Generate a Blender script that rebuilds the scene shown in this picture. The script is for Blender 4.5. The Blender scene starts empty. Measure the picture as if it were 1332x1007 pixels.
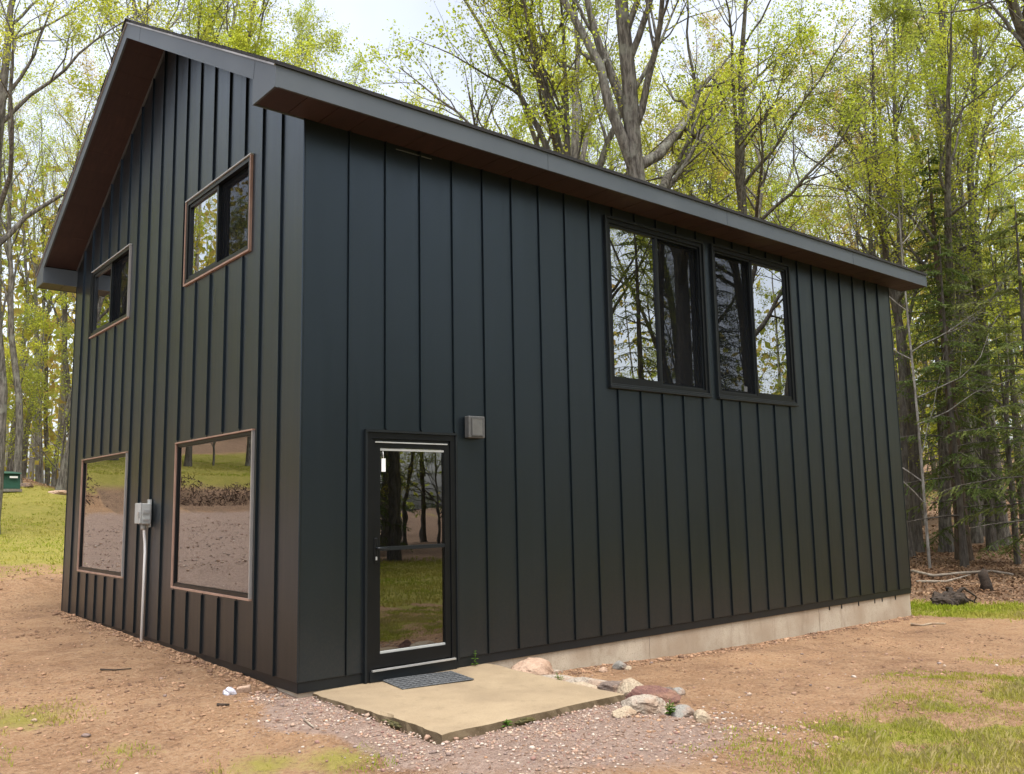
import bpy, bmesh, math, random
import numpy as np
from mathutils import Vector, Matrix

SC = bpy.context.scene
COL = SC.collection
R = math.radians

# ------------------------------------------------------------------ camera
CAM = np.array([-3.47, -6.9241, 1.4204])
YAW, PITCH, ROLL, FPX = 0.8702, 0.1326, -0.0187, 1148.4
PW, PH = 1332.0, 1007.0
_cy, _sy = math.cos(YAW), math.sin(YAW)
FWD = np.array([math.cos(PITCH) * _cy, math.cos(PITCH) * _sy, math.sin(PITCH)])
_r0 = np.array([_sy, -_cy, 0.0])
_u0 = np.cross(_r0, FWD)
RT = _r0 * math.cos(ROLL) + _u0 * math.sin(ROLL)
UP = _u0 * math.cos(ROLL) - _r0 * math.sin(ROLL)

cd = bpy.data.cameras.new('camera')
cam = bpy.data.objects.new('camera', cd)
COL.objects.link(cam)
cam.matrix_world = Matrix(((RT[0], UP[0], -FWD[0], CAM[0]),
                           (RT[1], UP[1], -FWD[1], CAM[1]),
                           (RT[2], UP[2], -FWD[2], CAM[2]),
                           (0, 0, 0, 1)))
cd.sensor_fit = 'HORIZONTAL'
cd.sensor_width = 36.0
cd.lens = FPX * 36.0 / PW
cd.clip_start = 0.05
cd.clip_end = 2000
SC.camera = cam

# ------------------------------------------------------------------ sky, sun, exposure
SUN_EL, SUN_AZ = R(76), R(-105)          # azimuth measured from +x towards +y
wd = bpy.data.worlds.new('World')
SC.world = wd
wd.use_nodes = True
nt = wd.node_tree
nt.nodes.clear()
sky = nt.nodes.new('ShaderNodeTexSky')
sky.sky_type = 'NISHITA'
sky.sun_disc = False
sky.sun_elevation = SUN_EL
sky.sun_rotation = R(90) - SUN_AZ
sky.dust_density = 4.0
sky.air_density = 1.0
sky.ozone_density = 1.0
hs = nt.nodes.new('ShaderNodeHueSaturation')
hs.inputs['Saturation'].default_value = 0.42
tc = nt.nodes.new('ShaderNodeTexCoord')
cn = nt.nodes.new('ShaderNodeTexNoise')
cn.inputs['Scale'].default_value = 2.6
cn.inputs['Detail'].default_value = 5
cr = nt.nodes.new('ShaderNodeMapRange')
cr.inputs['From Min'].default_value = 0.3
cr.inputs['From Max'].default_value = 0.7
cr.inputs['To Min'].default_value = 0.86
cr.inputs['To Max'].default_value = 1.16
mul = nt.nodes.new('ShaderNodeVectorMath')
mul.operation = 'SCALE'
bg = nt.nodes.new('ShaderNodeBackground')
bg.inputs['Strength'].default_value = 0.15
wo = nt.nodes.new('ShaderNodeOutputWorld')
nt.links.new(sky.outputs[0], hs.inputs['Color'])
nt.links.new(tc.outputs['Generated'], cn.inputs['Vector'])
nt.links.new(cn.outputs['Fac'], cr.inputs['Value'])
nt.links.new(hs.outputs[0], mul.inputs[0])
nt.links.new(cr.outputs[0], mul.inputs['Scale'])
nt.links.new(mul.outputs[0], bg.inputs['Color'])
nt.links.new(bg.outputs[0], wo.inputs['Surface'])

sl = bpy.data.lights.new('sun', 'SUN')
sl.energy = 1.5
sl.angle = R(26)
sl.color = (1.0, 0.975, 0.93)
sun = bpy.data.objects.new('sun', sl)
COL.objects.link(sun)
_sd = Vector((math.cos(SUN_EL) * math.cos(SUN_AZ), math.cos(SUN_EL) * math.sin(SUN_AZ), math.sin(SUN_EL)))
sun.rotation_euler = _sd.to_track_quat('Z', 'Y').to_euler()
sun.location = (20, -20, 40)

SC.view_settings.view_transform = 'Standard'
SC.view_settings.look = 'None'
SC.view_settings.gamma = 1.0
SC.view_settings.use_curve_mapping = False
SC.view_settings.exposure = 1.45
SC.render.engine = 'CYCLES'
SC.cycles.max_bounces = 8
SC.cycles.diffuse_bounces = 3
SC.cycles.glossy_bounces = 3
SC.cycles.transparent_max_bounces = 12
SC.cycles.sample_clamp_indirect = 6.0

# ------------------------------------------------------------------ numeric helpers
def ray(px, py):
    return FWD + RT * (px - PW / 2) / FPX - UP * (py - PH / 2) / FPX

def at_depth(px, py, d):
    return CAM + ray(px, py) * d

def sstep(x, a, b):
    t = np.clip((np.asarray(x, float) - a) / (b - a), 0, 1)
    return t * t * (3 - 2 * t)

def _hash(ix, iy, seed):
    h = (ix.astype(np.int64) * 374761393 + iy.astype(np.int64) * 668265263 + seed * 1442695041) & 0x7fffffff
    h = ((h ^ (h >> 13)) * 1274126177) & 0x7fffffff
    return ((h ^ (h >> 16)) & 0xffff) / 65535.0

def vnoise(x, y, scale=1.0, seed=0):
    x = np.asarray(x, float) * scale
    y = np.asarray(y, float) * scale
    ix = np.floor(x); iy = np.floor(y)
    fx = x - ix; fy = y - iy
    fx = fx * fx * (3 - 2 * fx); fy = fy * fy * (3 - 2 * fy)
    a = _hash(ix, iy, seed); b = _hash(ix + 1, iy, seed)
    c = _hash(ix, iy + 1, seed); d = _hash(ix + 1, iy + 1, seed)
    return (a * (1 - fx) + b * fx) * (1 - fy) + (c * (1 - fx) + d * fx) * fy

def fbm(x, y, scale, seed, oct=4):
    s = 0; a = 0.5; t = 0
    for k in range(oct):
        s = s + a * vnoise(x, y, scale * 2 ** k, seed + 17 * k); t += a; a *= 0.5
    return s / t

# ------------------------------------------------------------------ building dimensions (metres)
L, W, H = 10.57, 7.554, 4.891
G, OV, T = 0.487, 0.4345, 0.2024
ZE = H + T
SLOPE = (7.3776 - ZE) / (W / 2 + OV)
def z_roof(y):
    return ZE + SLOPE * (min(y, W - y) + OV)

# ------------------------------------------------------------------ terrain height
def terr_base(x, y):
    x = np.asarray(x, float); y = np.asarray(y, float)
    zg = np.interp(y, [-60, -30, -14, -8, -2, 0, 4, 7.5, 8.8, 10, 12, 16, 20, 25, 33, 48, 70, 120],
                   [-1.2, -.6, -.25, -.25, -.185, -.06, -.04, -.005, .02, .15, .3, .6, .95, 1.5, 2.6, 4.4, 6.5, 9])
    zg = zg + 1.15 * sstep(y, 23.6, 25.0) * sstep(-x, .8, 3)
    zg = zg + 0.05 * np.maximum(-x - 12, 0)
    zl = np.interp(x, [-3, 0, 1.9, 2.6, 6, 10.5, 14, 17], [-.2, -.10, -.2, -.28, -.385, -.43, -.42, -.40])
    zl = np.where(y < -1.2, zl + (np.interp(y, [-60, -30, -14, -1.2], [-.9, -.3, -.02, 0.0])) * 1.0, zl)
    zl = zl + 0.06 * sstep(-y, 1.0, 2.6) * sstep(x, 2.5, 5)
    s = x * .92 + y * .39
    zr = np.interp(s, [9, 12, 21, 30, 44, 61, 90, 140], [-.43, -.45, -.38, .05, 1.0, 2.4, 5, 8])
    zr = zr + np.interp(y, [-60, -30, -14, -5], [-.6, -.2, -.02, 0.0])
    zb = zl + (zr - zl) * sstep(x, 9, 14)
    k = sstep(y, 0, 8)
    a = -1 + 5 * k
    b = 0.3 + 13.7 * k
    t = np.clip((x - a) / (b - a), 0, 1)
    w = t * t * (3 - 2 * t)
    return zg + (zb - zg) * w

def house_dist(x, y):
    dx = np.maximum(np.maximum(-x, x - L), 0)
    dy = np.maximum(np.maximum(-y, y - W), 0)
    return np.hypot(dx, dy)

SLAB = (0.18, 2.01, -1.76, -0.012)     # x0 x1 y0 y1
def slab_dist(x, y):
    dx = np.maximum(np.maximum(SLAB[0] - x, x - SLAB[1]), 0)
    dy = np.maximum(np.maximum(SLAB[2] - y, y - SLAB[3]), 0)
    return np.hypot(dx, dy)

def terr(x, y):
    x = np.asarray(x, float); y = np.asarray(y, float)
    z = terr_base(x, y)
    far = np.hypot(x - 1, y - 0)
    hd = house_dist(x, y)
    amp = 0.25 + 0.75 * sstep(hd, 0.0, 1.2)
    z = z + (fbm(x, y, 0.5, 3, 3) - .5) * 0.10 * amp
    z = z + (fbm(x, y, 2.6, 11, 3) - .5) * 0.06 * amp
    z = z + (fbm(x, y, 9.0, 21, 2) - .5) * 0.022 * np.clip(1 - far / 22, 0, 1)
    # loose bank of soil left of the gable
    z = z + 0.24 * np.exp(-((y - 9.9 - .25 * np.sin(x * 1.3)) / .55) ** 2) * sstep(-x, -3, 0) * (0.6 + .8 * vnoise(x, y, 1.7, 5))
    z = z + sstep(far, 30, 60) * (fbm(x, y, 0.07, 31, 3) - .5) * 2.2
    # keep the soil below the slab's top edge
    sd = slab_dist(x, y)
    z = np.where(sd < 0.02, np.minimum(z, -0.28), z)
    z = np.where((sd < 0.45) & (sd >= 0.02), np.minimum(z, -0.112 + .030 * np.clip(y, -1.9, 0) - 0.02 * vnoise(x, y, 3, 9)), z)
    inside = (x > 0.06) & (x < L - .06) & (y > 0.06) & (y < W - .06)
    return np.where(inside, -0.5, z)

def tz(x, y):
    return float(terr(np.array([x]), np.array([y]))[0])

# ------------------------------------------------------------------ node material helpers
def new_mat(name):
    m = bpy.data.materials.new(name)
    m.use_nodes = True
    m.node_tree.nodes.clear()
    return m, m.node_tree

class N:
    """tiny wrapper for building node graphs"""
    def __init__(self, nt): self.nt = nt
    def add(self, typ, ins=None, **kw):
        n = self.nt.nodes.new(typ)
        for k, v in kw.items(): setattr(n, k, v)
        for k, v in (ins or {}).items():
            s = n.inputs[k]
            if hasattr(v, 'outputs'): self.nt.links.new(v.outputs[0], s)
            elif isinstance(v, bpy.types.NodeSocket): self.nt.links.new(v, s)
            else: s.default_value = v
        return n
    def coord(self, which='Object'):
        return self.add('ShaderNodeTexCoord').outputs[which]
    def mapping(self, vec, scale=(1, 1, 1)):
        return self.add('ShaderNodeMapping', {'Vector': vec, 'Scale': scale}).outputs[0]
    def noise(self, vec, scale, detail=3, rough=.55):
        return self.add('ShaderNodeTexNoise', {'Vector': vec, 'Scale': scale, 'Detail': detail, 'Roughness': rough}).outputs['Fac']
    def rng(self, v, a, b, c=0., d=1.):
        return self.add('ShaderNodeMapRange', {'Value': v, 'From Min': a, 'From Max': b, 'To Min': c, 'To Max': d}).outputs[0]
    def mix(self, f, a, b):
        n = self.nt.nodes.new('ShaderNodeMix'); n.data_type = 'RGBA'
        for s, v in ((n.inputs[0], f), (n.inputs[6], a), (n.inputs[7], b)):
            if isinstance(v, bpy.types.NodeSocket): self.nt.links.new(v, s)
            else: s.default_value = v if not isinstance(v, tuple) or len(v) == 4 else (*v, 1)
        return n.outputs[2]
    def math(self, op, a, b=0.0):
        n = self.nt.nodes.new('ShaderNodeMath'); n.operation = op
        for s, v in ((n.inputs[0], a), (n.inputs[1], b)):
            if isinstance(v, bpy.types.NodeSocket): self.nt.links.new(v, s)
            else: s.default_value = v
        return n.outputs[0]
    def bump(self, h, strength, dist):
        return self.add('ShaderNodeBump', {'Height': h, 'Strength': strength, 'Distance': dist}).outputs[0]
    def out(self, surf):
        o = self.nt.nodes.new('ShaderNodeOutputMaterial')
        self.nt.links.new(surf, o.inputs['Surface'])
    def bsdf(self, col, rough=.6, metal=0., normal=None, spec=.5):
        b = self.nt.nodes.new('ShaderNodeBsdfPrincipled')
        for k, v in (('Base Color', col), ('Roughness', rough), ('Metallic', metal), ('Specular IOR Level', spec)):
            s = b.inputs[k]
            if isinstance(v, bpy.types.NodeSocket): self.nt.links.new(v, s)
            elif k == 'Base Color': s.default_value = (*v[:3], 1)
            else: s.default_value = v
        if normal is not None: self.nt.links.new(normal, b.inputs['Normal'])
        return b.outputs[0]

def simple(name, c1, c2=None, scale=8., rough=.6, metal=0., bump=0., bscale=40., spec=.5, stretch=(1, 1, 1)):
    m, t = new_mat(name); n = N(t)
    v = n.mapping(n.coord(), stretch)
    col = c1
    if c2: col = n.mix(n.rng(n.noise(v, scale), .3, .7), c1, c2)
    nb = n.bump(n.noise(v, bscale), 1.0, bump) if bump else None
    n.out(n.bsdf(col, rough, metal, nb, spec))
    return m

def siding_mat(name, c1, c2, dust):
    m, t = new_mat(name); n = N(t)
    geo = n.add('ShaderNodeNewGeometry')
    pos = geo.outputs['Position']
    vs = n.mapping(pos, (14, 14, .35))
    streak = n.noise(vs, 1.0, 4, .6)
    blot = n.noise(n.mapping(pos, (1, 1, .6)), 1.3, 3)
    base = n.mix(n.rng(streak, .3, .75), c1, c2)
    # rain-splashed soil: speckle that stops at knee height
    sep = n.add('ShaderNodeSeparateXYZ', {'Vector': pos})
    zz = n.math('ADD', sep.outputs[2], n.math('MULTIPLY', n.noise(pos, 2.2, 4), -1.1))
    low = n.rng(zz, -.55, .55, 1., 0.)
    spl = n.math('MULTIPLY', low, n.rng(n.noise(pos, 55, 4, .7), .38, .75))
    base = n.mix(n.math('MULTIPLY', spl, dust), base, (.16, .105, .075))
    rough = n.math('ADD', n.rng(blot, .3, .7, .27, .34), n.rng(n.noise(n.mapping(pos, (20, 20, .22)), 1.0, 3, .6), .35, .7, 0., .045))
    hb = n.math('ADD', n.math('MULTIPLY', n.noise(n.mapping(pos, (3.2, 3.2, .5)), 1.0, 2), 1.0), n.math('MULTIPLY', streak, .02))
    nb = n.bump(hb, .6, .008)
    bs = n.bsdf(base, rough, 0., nb, .72)
    bs.node.inputs['Specular Tint'].default_value = (.72, .885, 1.07, 1)
    n.out(bs)
    return m

M = {}
M['siding'] = siding_mat('charcoal_steel', (.0042, .0062, .0077), (.0054, .0075, .0090), .10)
M['rib'] = siding_mat('charcoal_steel_rib', (.0034, .006, .0072), (.0042, .007, .0083), .06)
M['fascia'] = simple('fascia_grey', (.056, .068, .080), (.072, .085, .097), 1.3, .5, 0, .002, 2.)
M['core'] = simple('wall_core', (.007, .008, .009), (.009, .010, .011), 3., .8, spec=.2)
M['inner'] = simple('room_plaster', (.30, .28, .25), (.34, .32, .29), 2., .9)
M['timber'] = simple('room_timber', (.20, .12, .06), (.26, .16, .09), 4., .7, stretch=(1, 8, 1))
M['black'] = simple('black_aluminium', (.0035, .0045, .0055), (.0055, .0065, .0075), 5., .34, spec=.28)
M['trimdark'] = simple('charcoal_trim', (.006, .0085, .0105), (.009, .0115, .0135), 5., .40, spec=.35)
M['lit_trim'] = simple('lit_charcoal_trim', (.30, .185, .14), (.38, .25, .19), 6., .45, .1)  # charcoal casing; the light its edges reflect is put into this tan
M['pale_trim'] = simple('pale_metal_trim', (.30, .29, .28), (.36, .34, .32), 6., .4, .3)
M['shingle'] = simple('asphalt_shingle', (.008, .008, .009), (.022, .021, .021), 60., .95, 0, .004, 160.)
M['alum'] = simple('bare_aluminium', (.45, .45, .44), (.55, .55, .54), 20., .38, .6)
M['white'] = simple('white_plastic', (.80, .80, .78), (.84, .84, .82), 4., .45)
M['boxgrey'] = simple('grey_enamel', (.34, .35, .335), (.40, .41, .395), 5., .5)
M['lampgrey'] = simple('lamp_casting', (.06, .06, .058), (.085, .085, .082), 30., .6, 0, .001, 200.)
M['lampglass'] = simple('lamp_lens', (.09, .09, .085), (.12, .12, .115), 12., .35)
M['greenbox'] = simple('green_enamel', (.012, .06, .038), (.018, .075, .05), 4., .5)
M['rubber'] = simple('mat_rubber', (.035, .038, .04), (.085, .088, .09), 26., .85, 0, .003, 90.)
M['plastic'] = simple('crumpled_plastic', (.36, .36, .41), (.55, .53, .58), 40., .25, 0, .006, 60.)
M['rootsoil'] = simple('root_soil', (.05, .028, .018), (.12, .07, .045), 4., .95)
M['deadwood'] = simple('weathered_wood', (.20, .16, .12), (.34, .29, .23), 9., .9, 0, .01, 30.)
M['rot'] = simple('rotten_wood', (.018, .012, .008), (.05, .033, .022), 9., .95, 0, .02, 25.)

# soffit boards: stained wood grain
m, t = new_mat('stained_soffit'); n = N(t)
pos = n.add('ShaderNodeNewGeometry').outputs['Position']
oi = n.add('ShaderNodeObjectInfo').outputs['Random']
gr = n.noise(n.mapping(pos, (26, 5, 5)), 1.0, 4, .6)
c = n.mix(n.rng(gr, .3, .7), (.040, .018, .016), (.024, .011, .011))
c = n.mix(n.math('MULTIPLY', oi, .35), c, (.016, .008, .009))
scr = n.math('MULTIPLY', n.rng(n.noise(n.mapping(pos, (40, 3, 3)), 1.0, 3), .70, .76), .35)
c = n.mix(scr, c, (.22, .15, .12))
n.out(n.bsdf(c, .55, 0, n.bump(gr, .4, .002)))
M['soffit'] = m

# poured concrete
def concrete(name, ca, cb, cstain, form=0.):
    m, t = new_mat(name); n = N(t)
    pos = n.add('ShaderNodeNewGeometry').outputs['Position']
    b1 = n.noise(pos, 3.0, 5, .6); b2 = n.noise(pos, 1.1, 3); fine = n.noise(pos, 70, 4, .7)
    c = n.mix(n.rng(b1, .3, .7), ca, cb)
    c = n.mix(n.rng(fine, .52, .68, 0, .5), c, (.17, .13, .085))
    c = n.mix(n.math('MULTIPLY', n.rng(b2, .45, .66), .7), c, cstain)
    c = n.mix(n.math('MULTIPLY', n.rng(n.noise(pos, 8, 5, .7), .56, .70), .5), c, cstain)
    if form:
        st = n.noise(n.mapping(pos, (7, 7, 1.6)), 1.0, 5, .7)
        c = n.mix(n.rng(st, .55, .75, 0, form), c, (.26, .20, .14))
    if not form:     # soil-stained, mossy slab edges, with the shade of the side faces painted in
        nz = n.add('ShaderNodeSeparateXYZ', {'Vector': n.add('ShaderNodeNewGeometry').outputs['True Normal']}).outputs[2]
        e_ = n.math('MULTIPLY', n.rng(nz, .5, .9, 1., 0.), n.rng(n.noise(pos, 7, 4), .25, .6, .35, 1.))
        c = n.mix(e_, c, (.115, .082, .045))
        c = n.mix(n.math('MULTIPLY', n.rng(n.noise(pos, 150, 2, .8), .60, .70), .5), c, (.36, .30, .22))
        c = n.mix(n.math('MULTIPLY', n.rng(n.noise(pos, 120, 2, .8), .30, .38, 1., 0.), .45), c, (.14, .11, .075))
    h = n.math('ADD', n.math('MULTIPLY', fine, .4), b1)
    n.out(n.bsdf(c, .88, 0, n.bump(h, .5, .006), .3))
    return m
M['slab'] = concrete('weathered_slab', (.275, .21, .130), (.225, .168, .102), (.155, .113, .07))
M['found'] = concrete('poured_foundation', (.50, .43, .335), (.40, .335, .255), (.30, .225, .155), .75)
M['moss'] = simple('moss', (.035, .032, .010), (.10, .085, .022), 22., .95, 0, .01, 60.)

# glass: coated pane, part mirror part clear, very slightly wavy
def glass(name, refl, tint, wave, wscale=3.0):
    m, t = new_mat(name); n = N(t)
    pos = n.add('ShaderNodeNewGeometry').outputs['Position']
    nb = n.bump(n.noise(pos, wscale, 2), 1.0, wave)
    gl = n.add('ShaderNodeBsdfGlossy', {'Color': (.92, .94, .96, 1), 'Roughness': .0, 'Normal': nb})
    tr = n.add('ShaderNodeBsdfTransparent', {'Color': (*tint, 1)})
    fr = n.add('ShaderNodeFresnel', {'IOR': 1.5})
    f = n.math('MINIMUM', n.math('ADD', n.math('MULTIPLY', fr.outputs[0], 1.0), refl), 1.0)
    mx = n.add('ShaderNodeMixShader', {'Fac': f})
    t.links.new(tr.outputs[0], mx.inputs[1]); t.links.new(gl.outputs[0], mx.inputs[2])
    n.out(mx.outputs[0])
    return m
M['glass'] = glass('coated_glass', .40, (.42, .44, .44), .0005, .9)
M['glass_low'] = glass('coated_glass_large', .36, (.35, .36, .36), .0005, .9)
M['glass_gable'] = glass('tinted_gable_glass', .26, (.20, .20, .20), .0005, .9)
M['glass_door'] = glass('door_glass', .17, (.25, .26, .26), .0007, 2.4)
m, t = new_mat('insect_mesh'); n = N(t)
tr = n.add('ShaderNodeBsdfTransparent', {'Color': (.80, .80, .81, 1)})
df = n.add('ShaderNodeBsdfDiffuse', {'Color': (.02, .022, .024, 1)})
mx = n.add('ShaderNodeMixShader', {'Fac': .22}); t.links.new(tr.outputs[0], mx.inputs[1]); t.links.new(df.outputs[0], mx.inputs[2])
n.out(mx.outputs[0]); M['screen'] = m

def bark(name, a, b, lich, spot=.25):
    m, t = new_mat(name); n = N(t)
    oc = n.coord('Object')
    st = n.noise(n.mapping(oc, (9, 9, 1.6)), 1.6, 5, .65)
    li = n.noise(oc, 2.2, 4, .6)
    c = n.mix(n.rng(st, .40, .62), a, b)
    c = n.mix(n.rng(li, .52, .66, 0, spot * 2), c, lich)
    n.out(n.bsdf(c, .92, 0, n.bump(st, 1.0, .06), .2))
    return m
M['bark_grey'] = bark('grey_bark', (.075, .066, .056), (.215, .195, .168), (.29, .295, .245))
M['bark_dark'] = bark('dark_bark', (.07, .061, .052), (.15, .132, .112), (.20, .20, .155), .15)
M['bark_brown'] = bark('brown_bark', (.07, .05, .036), (.14, .105, .078), (.16, .15, .11), .12)
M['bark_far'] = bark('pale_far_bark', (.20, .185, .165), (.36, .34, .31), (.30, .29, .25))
M['bark_birch'] = bark('birch_bark', (.20, .185, .165), (.38, .36, .33), (.10, .085, .07), .35)

def leaf(name, c1, c2, c3, trans=.58):
    m, t = new_mat(name); n = N(t)
    geo = n.add('ShaderNodeNewGeometry')
    rnd = geo.outputs['Random Per Island']
    oi = n.add('ShaderNodeObjectInfo').outputs['Random']
    cl = n.noise(n.coord('Object'), .55, 2)
    c = n.mix(rnd, c1, c2)
    c = n.mix(n.rng(n.math('ADD', cl, n.math('MULTIPLY', oi, .25)), .50, .78), c, c3)
    d = n.add('ShaderNodeBsdfDiffuse', {'Color': c})
    tl = n.add('ShaderNodeBsdfTranslucent', {'Color': c})
    mx = n.add('ShaderNodeMixShader', {'Fac': trans})
    t.links.new(d.outputs[0], mx.inputs[1]); t.links.new(tl.outputs[0], mx.inputs[2])
    n.out(mx.outputs[0])
    return m
M['leaf_lime'] = leaf('lime_spring_leaf', (.44, .50, .045), (.33, .41, .045), (.50, .50, .07))
M['leaf_ochre'] = leaf('ochre_spring_leaf', (.48, .43, .07), (.38, .36, .06), (.42, .30, .10))
M['leaf_olive'] = leaf('olive_spring_leaf', (.32, .37, .06), (.39, .41, .08), (.26, .30, .06))
M['leaf_green'] = leaf('green_leaf', (.07, .15, .02), (.11, .2, .03), (.09, .16, .03), .35)
M['needle'] = leaf('hemlock_needle', (.075, .115, .035), (.12, .165, .05), (.17, .19, .06), .4)
M['grass'] = leaf('grass_blade', (.20, .27, .022), (.28, .31, .035), (.33, .29, .07), .4)
M['straw'] = leaf('straw_blade', (.36, .30, .12), (.24, .29, .04), (.42, .33, .16), .35)
M['litter'] = leaf('dead_leaf', (.24, .145, .085), (.40, .27, .17), (.17, .10, .06), .2)
M['litter_dark'] = leaf('dead_leaf_dark', (.10, .06, .04), (.20, .12, .075), (.12, .075, .05), .1)

def pebble_mat(name, cols):
    m, t = new_mat(name); n = N(t)
    rnd = n.add('ShaderNodeNewGeometry').outputs['Random Per Island']
    cr = n.add('ShaderNodeValToRGB', {'Fac': rnd})
    cr.color_ramp.interpolation = 'CONSTANT'
    e = cr.color_ramp.elements
    e[0].color = (*cols[0], 1); e[1].position = 1 / len(cols); e[1].color = (*cols[1], 1)
    for i, c in enumerate(cols[2:], 2):
        q = e.new(i / len(cols)); q.color = (*c, 1)
    n.out(n.bsdf(cr.outputs[0], .85, 0, None, .3))
    return m
M['pebble'] = pebble_mat('mixed_pebbles', [(.32, .225, .165), (.24, .16, .12), (.38, .29, .22), (.22, .125, .10), (.30, .21, .165), (.42, .35, .29), (.18, .13, .11), (.29, .185, .13), (.25, .19, .165), (.27, .17, .12), (.21, .14, .10)])
M['clod'] = pebble_mat('soil_clods', [(.29, .17, .10), (.20, .115, .068), (.34, .21, .125), (.25, .145, .085), (.14, .08, .05)])

def stone(name, a, b, c3=None):
    m, t = new_mat(name); n = N(t)
    oc = n.coord('Object')
    f = n.noise(oc, 60, 4, .7); g = n.noise(oc, 9, 4, .6)
    c = n.mix(n.rng(g, .35, .65), a, b)
    c = n.mix(n.rng(f, .50, .66, 0, .75), c, c3 or tuple(.5 * v for v in a))
    c = n.mix(n.rng(n.noise(oc, 5, 3), .48, .62, 0, .55), c, (.25, .145, .085))
    n.out(n.bsdf(c, .88, 0, n.bump(n.math('ADD', f, g), .9, .02), .3))
    return m
M['st_pink'] = stone('pink_granite', (.40, .27, .19), (.46, .33, .24), (.26, .17, .12))
M['st_cream'] = stone('cream_sandstone', (.34, .275, .19), (.41, .335, .24), (.19, .135, .09))
M['st_white'] = stone('pale_granite', (.31, .265, .21), (.40, .345, .28), (.14, .10, .075))
M['st_red'] = stone('dark_red_sandstone', (.15, .075, .06), (.21, .11, .085), (.09, .055, .05))
M['st_brown'] = stone('brown_basalt', (.14, .10, .08), (.20, .155, .125), (.08, .065, .055))
M['st_grey'] = stone('grey_stone', (.20, .19, .165), (.30, .28, .25), (.13, .12, .11))

# ground: bare soil / grass floor / leaf mould / gravel, mixed by a painted extent map broken up by noise
m, t = new_mat('yard_ground'); n = N(t)
pos = n.add('ShaderNodeNewGeometry').outputs['Position']
at = n.add('ShaderNodeAttribute', attribute_name='cover')
sp = n.add('ShaderNodeSeparateColor', {'Color': at.outputs['Color']})
big = n.noise(pos, .55, 4, .6); mid = n.noise(pos, 3.2, 5, .65); fine = n.noise(pos, 26, 5, .7); grit = n.noise(pos, 90, 3, .7)
strk = n.noise(n.mapping(pos, (2.2, 7, 5)), 1.2, 4, .65)
soil = n.mix(n.rng(big, .36, .64), (.225, .120, .063), (.385, .228, .122))
soil = n.mix(n.rng(mid, .42, .70, 0, .75), soil, (.42, .27, .155))
soil = n.mix(n.rng(strk, .56, .72, 0, .6), soil, (.17, .098, .060))
soil = n.mix(n.rng(n.noise(pos, .95, 3, .6), .54, .70, 0, .6), soil, (.17, .088, .05))
soil = n.mix(n.rng(fine, .50, .66, 0, .65), soil, (.42, .295, .19))
soil = n.mix(n.rng(fine, .34, .46, .75, 0), soil, (.12, .072, .05))
soil = n.mix(n.rng(grit, .57, .68, 0, .5), soil, (.44, .335, .25))
soil = n.mix(n.rng(grit, .32, .42, .5, 0), soil, (.12, .075, .055))
gfl = n.mix(n.rng(mid, .35, .65), (.20, .205, .032), (.28, .25, .05))
gfl = n.mix(n.rng(fine, .45, .7, 0, .7), gfl, (.33, .26, .09))
gfl = n.mix(n.rng(fine, .25, .42, .7, 0), gfl, (.12, .14, .018))
lit = n.mix(n.rng(fine, .35, .65), (.13, .078, .05), (.33, .215, .14))
lit = n.mix(n.rng(mid, .45, .7, 0, .5), lit, (.10, .07, .04))
gv = n.add('ShaderNodeTexVoronoi', {'Vector': pos, 'Scale': 34.0})
gvl = n.mix(n.rng(n.add('ShaderNodeSeparateColor', {'Color': gv.outputs['Color']}).outputs[0], 0., 1.), (.22, .15, .125), (.43, .335, .285))
gvl = n.mix(n.rng(grit, .3, .7), gvl, (.285, .205, .165))
def brk(ch, k=.55):
    s = n.math('ADD', sp.outputs[ch], n.math('MULTIPLY', n.math('SUBTRACT', n.math('ADD', n.math('MULTIPLY', mid, .6), n.math('MULTIPLY', fine, .4)), .5), k * 2))
    return n.rng(s, .38, .62)
c = n.mix(n.math('MULTIPLY', brk(2), .82), soil, gvl)
c = n.mix(n.math('MULTIPLY', brk(0), .92), c, gfl)
c = n.mix(brk(1), c, lit)
hh = n.math('ADD', n.math('MULTIPLY', mid, 1.6), n.math('ADD', fine, n.math('MULTIPLY', grit, .5)))
n.out(n.bsdf(c, .95, 0, n.bump(hh, 1.0, .05), .15))
M['ground'] = m

# ------------------------------------------------------------------ mesh builders
def mesh_np(name, V, F, mat, smooth=False, fm=None):
    """V (n,3); F list of (k-gon index arrays with equal k)"""
    me = bpy.data.meshes.new(name)
    V = np.asarray(V, np.float32)
    me.vertices.add(len(V)); me.vertices.foreach_set('co', V.ravel())
    Fs = [np.asarray(f, np.int32) for f in F if len(f)]
    tot = sum(f.size for f in Fs); npoly = sum(len(f) for f in Fs)
    me.loops.add(tot); me.polygons.add(npoly)
    me.loops.foreach_set('vertex_index', np.concatenate([f.ravel() for f in Fs]))
    cnt = np.concatenate([np.full(len(f), f.shape[1], np.int32) for f in Fs])
    st = np.concatenate([[0], np.cumsum(cnt)[:-1]]).astype(np.int32)
    me.polygons.foreach_set('loop_start', st)
    try: me.polygons.foreach_set('loop_total', cnt)
    except Exception: pass
    if smooth: me.polygons.foreach_set('use_smooth', np.ones(npoly, bool))
    for mm in (mat if isinstance(mat, list) else [mat]): me.materials.append(mm)
    if fm is not None: me.polygons.foreach_set('material_index', np.asarray(fm, np.int32))
    me.update(calc_edges=True); me.validate()
    return me

def link(name, me, parent=None, loc=None):
    o = bpy.data.objects.new(name, me)
    COL.objects.link(o)
    if parent is not None: o.parent = parent
    if loc is not None: o.location = loc
    return o

def tag(o, label=None, cat=None, group=None, kind=None):
    if label: o['label'] = label
    if cat: o['category'] = cat
    if group: o['group'] = group
    if kind: o['kind'] = kind
    return o

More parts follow.
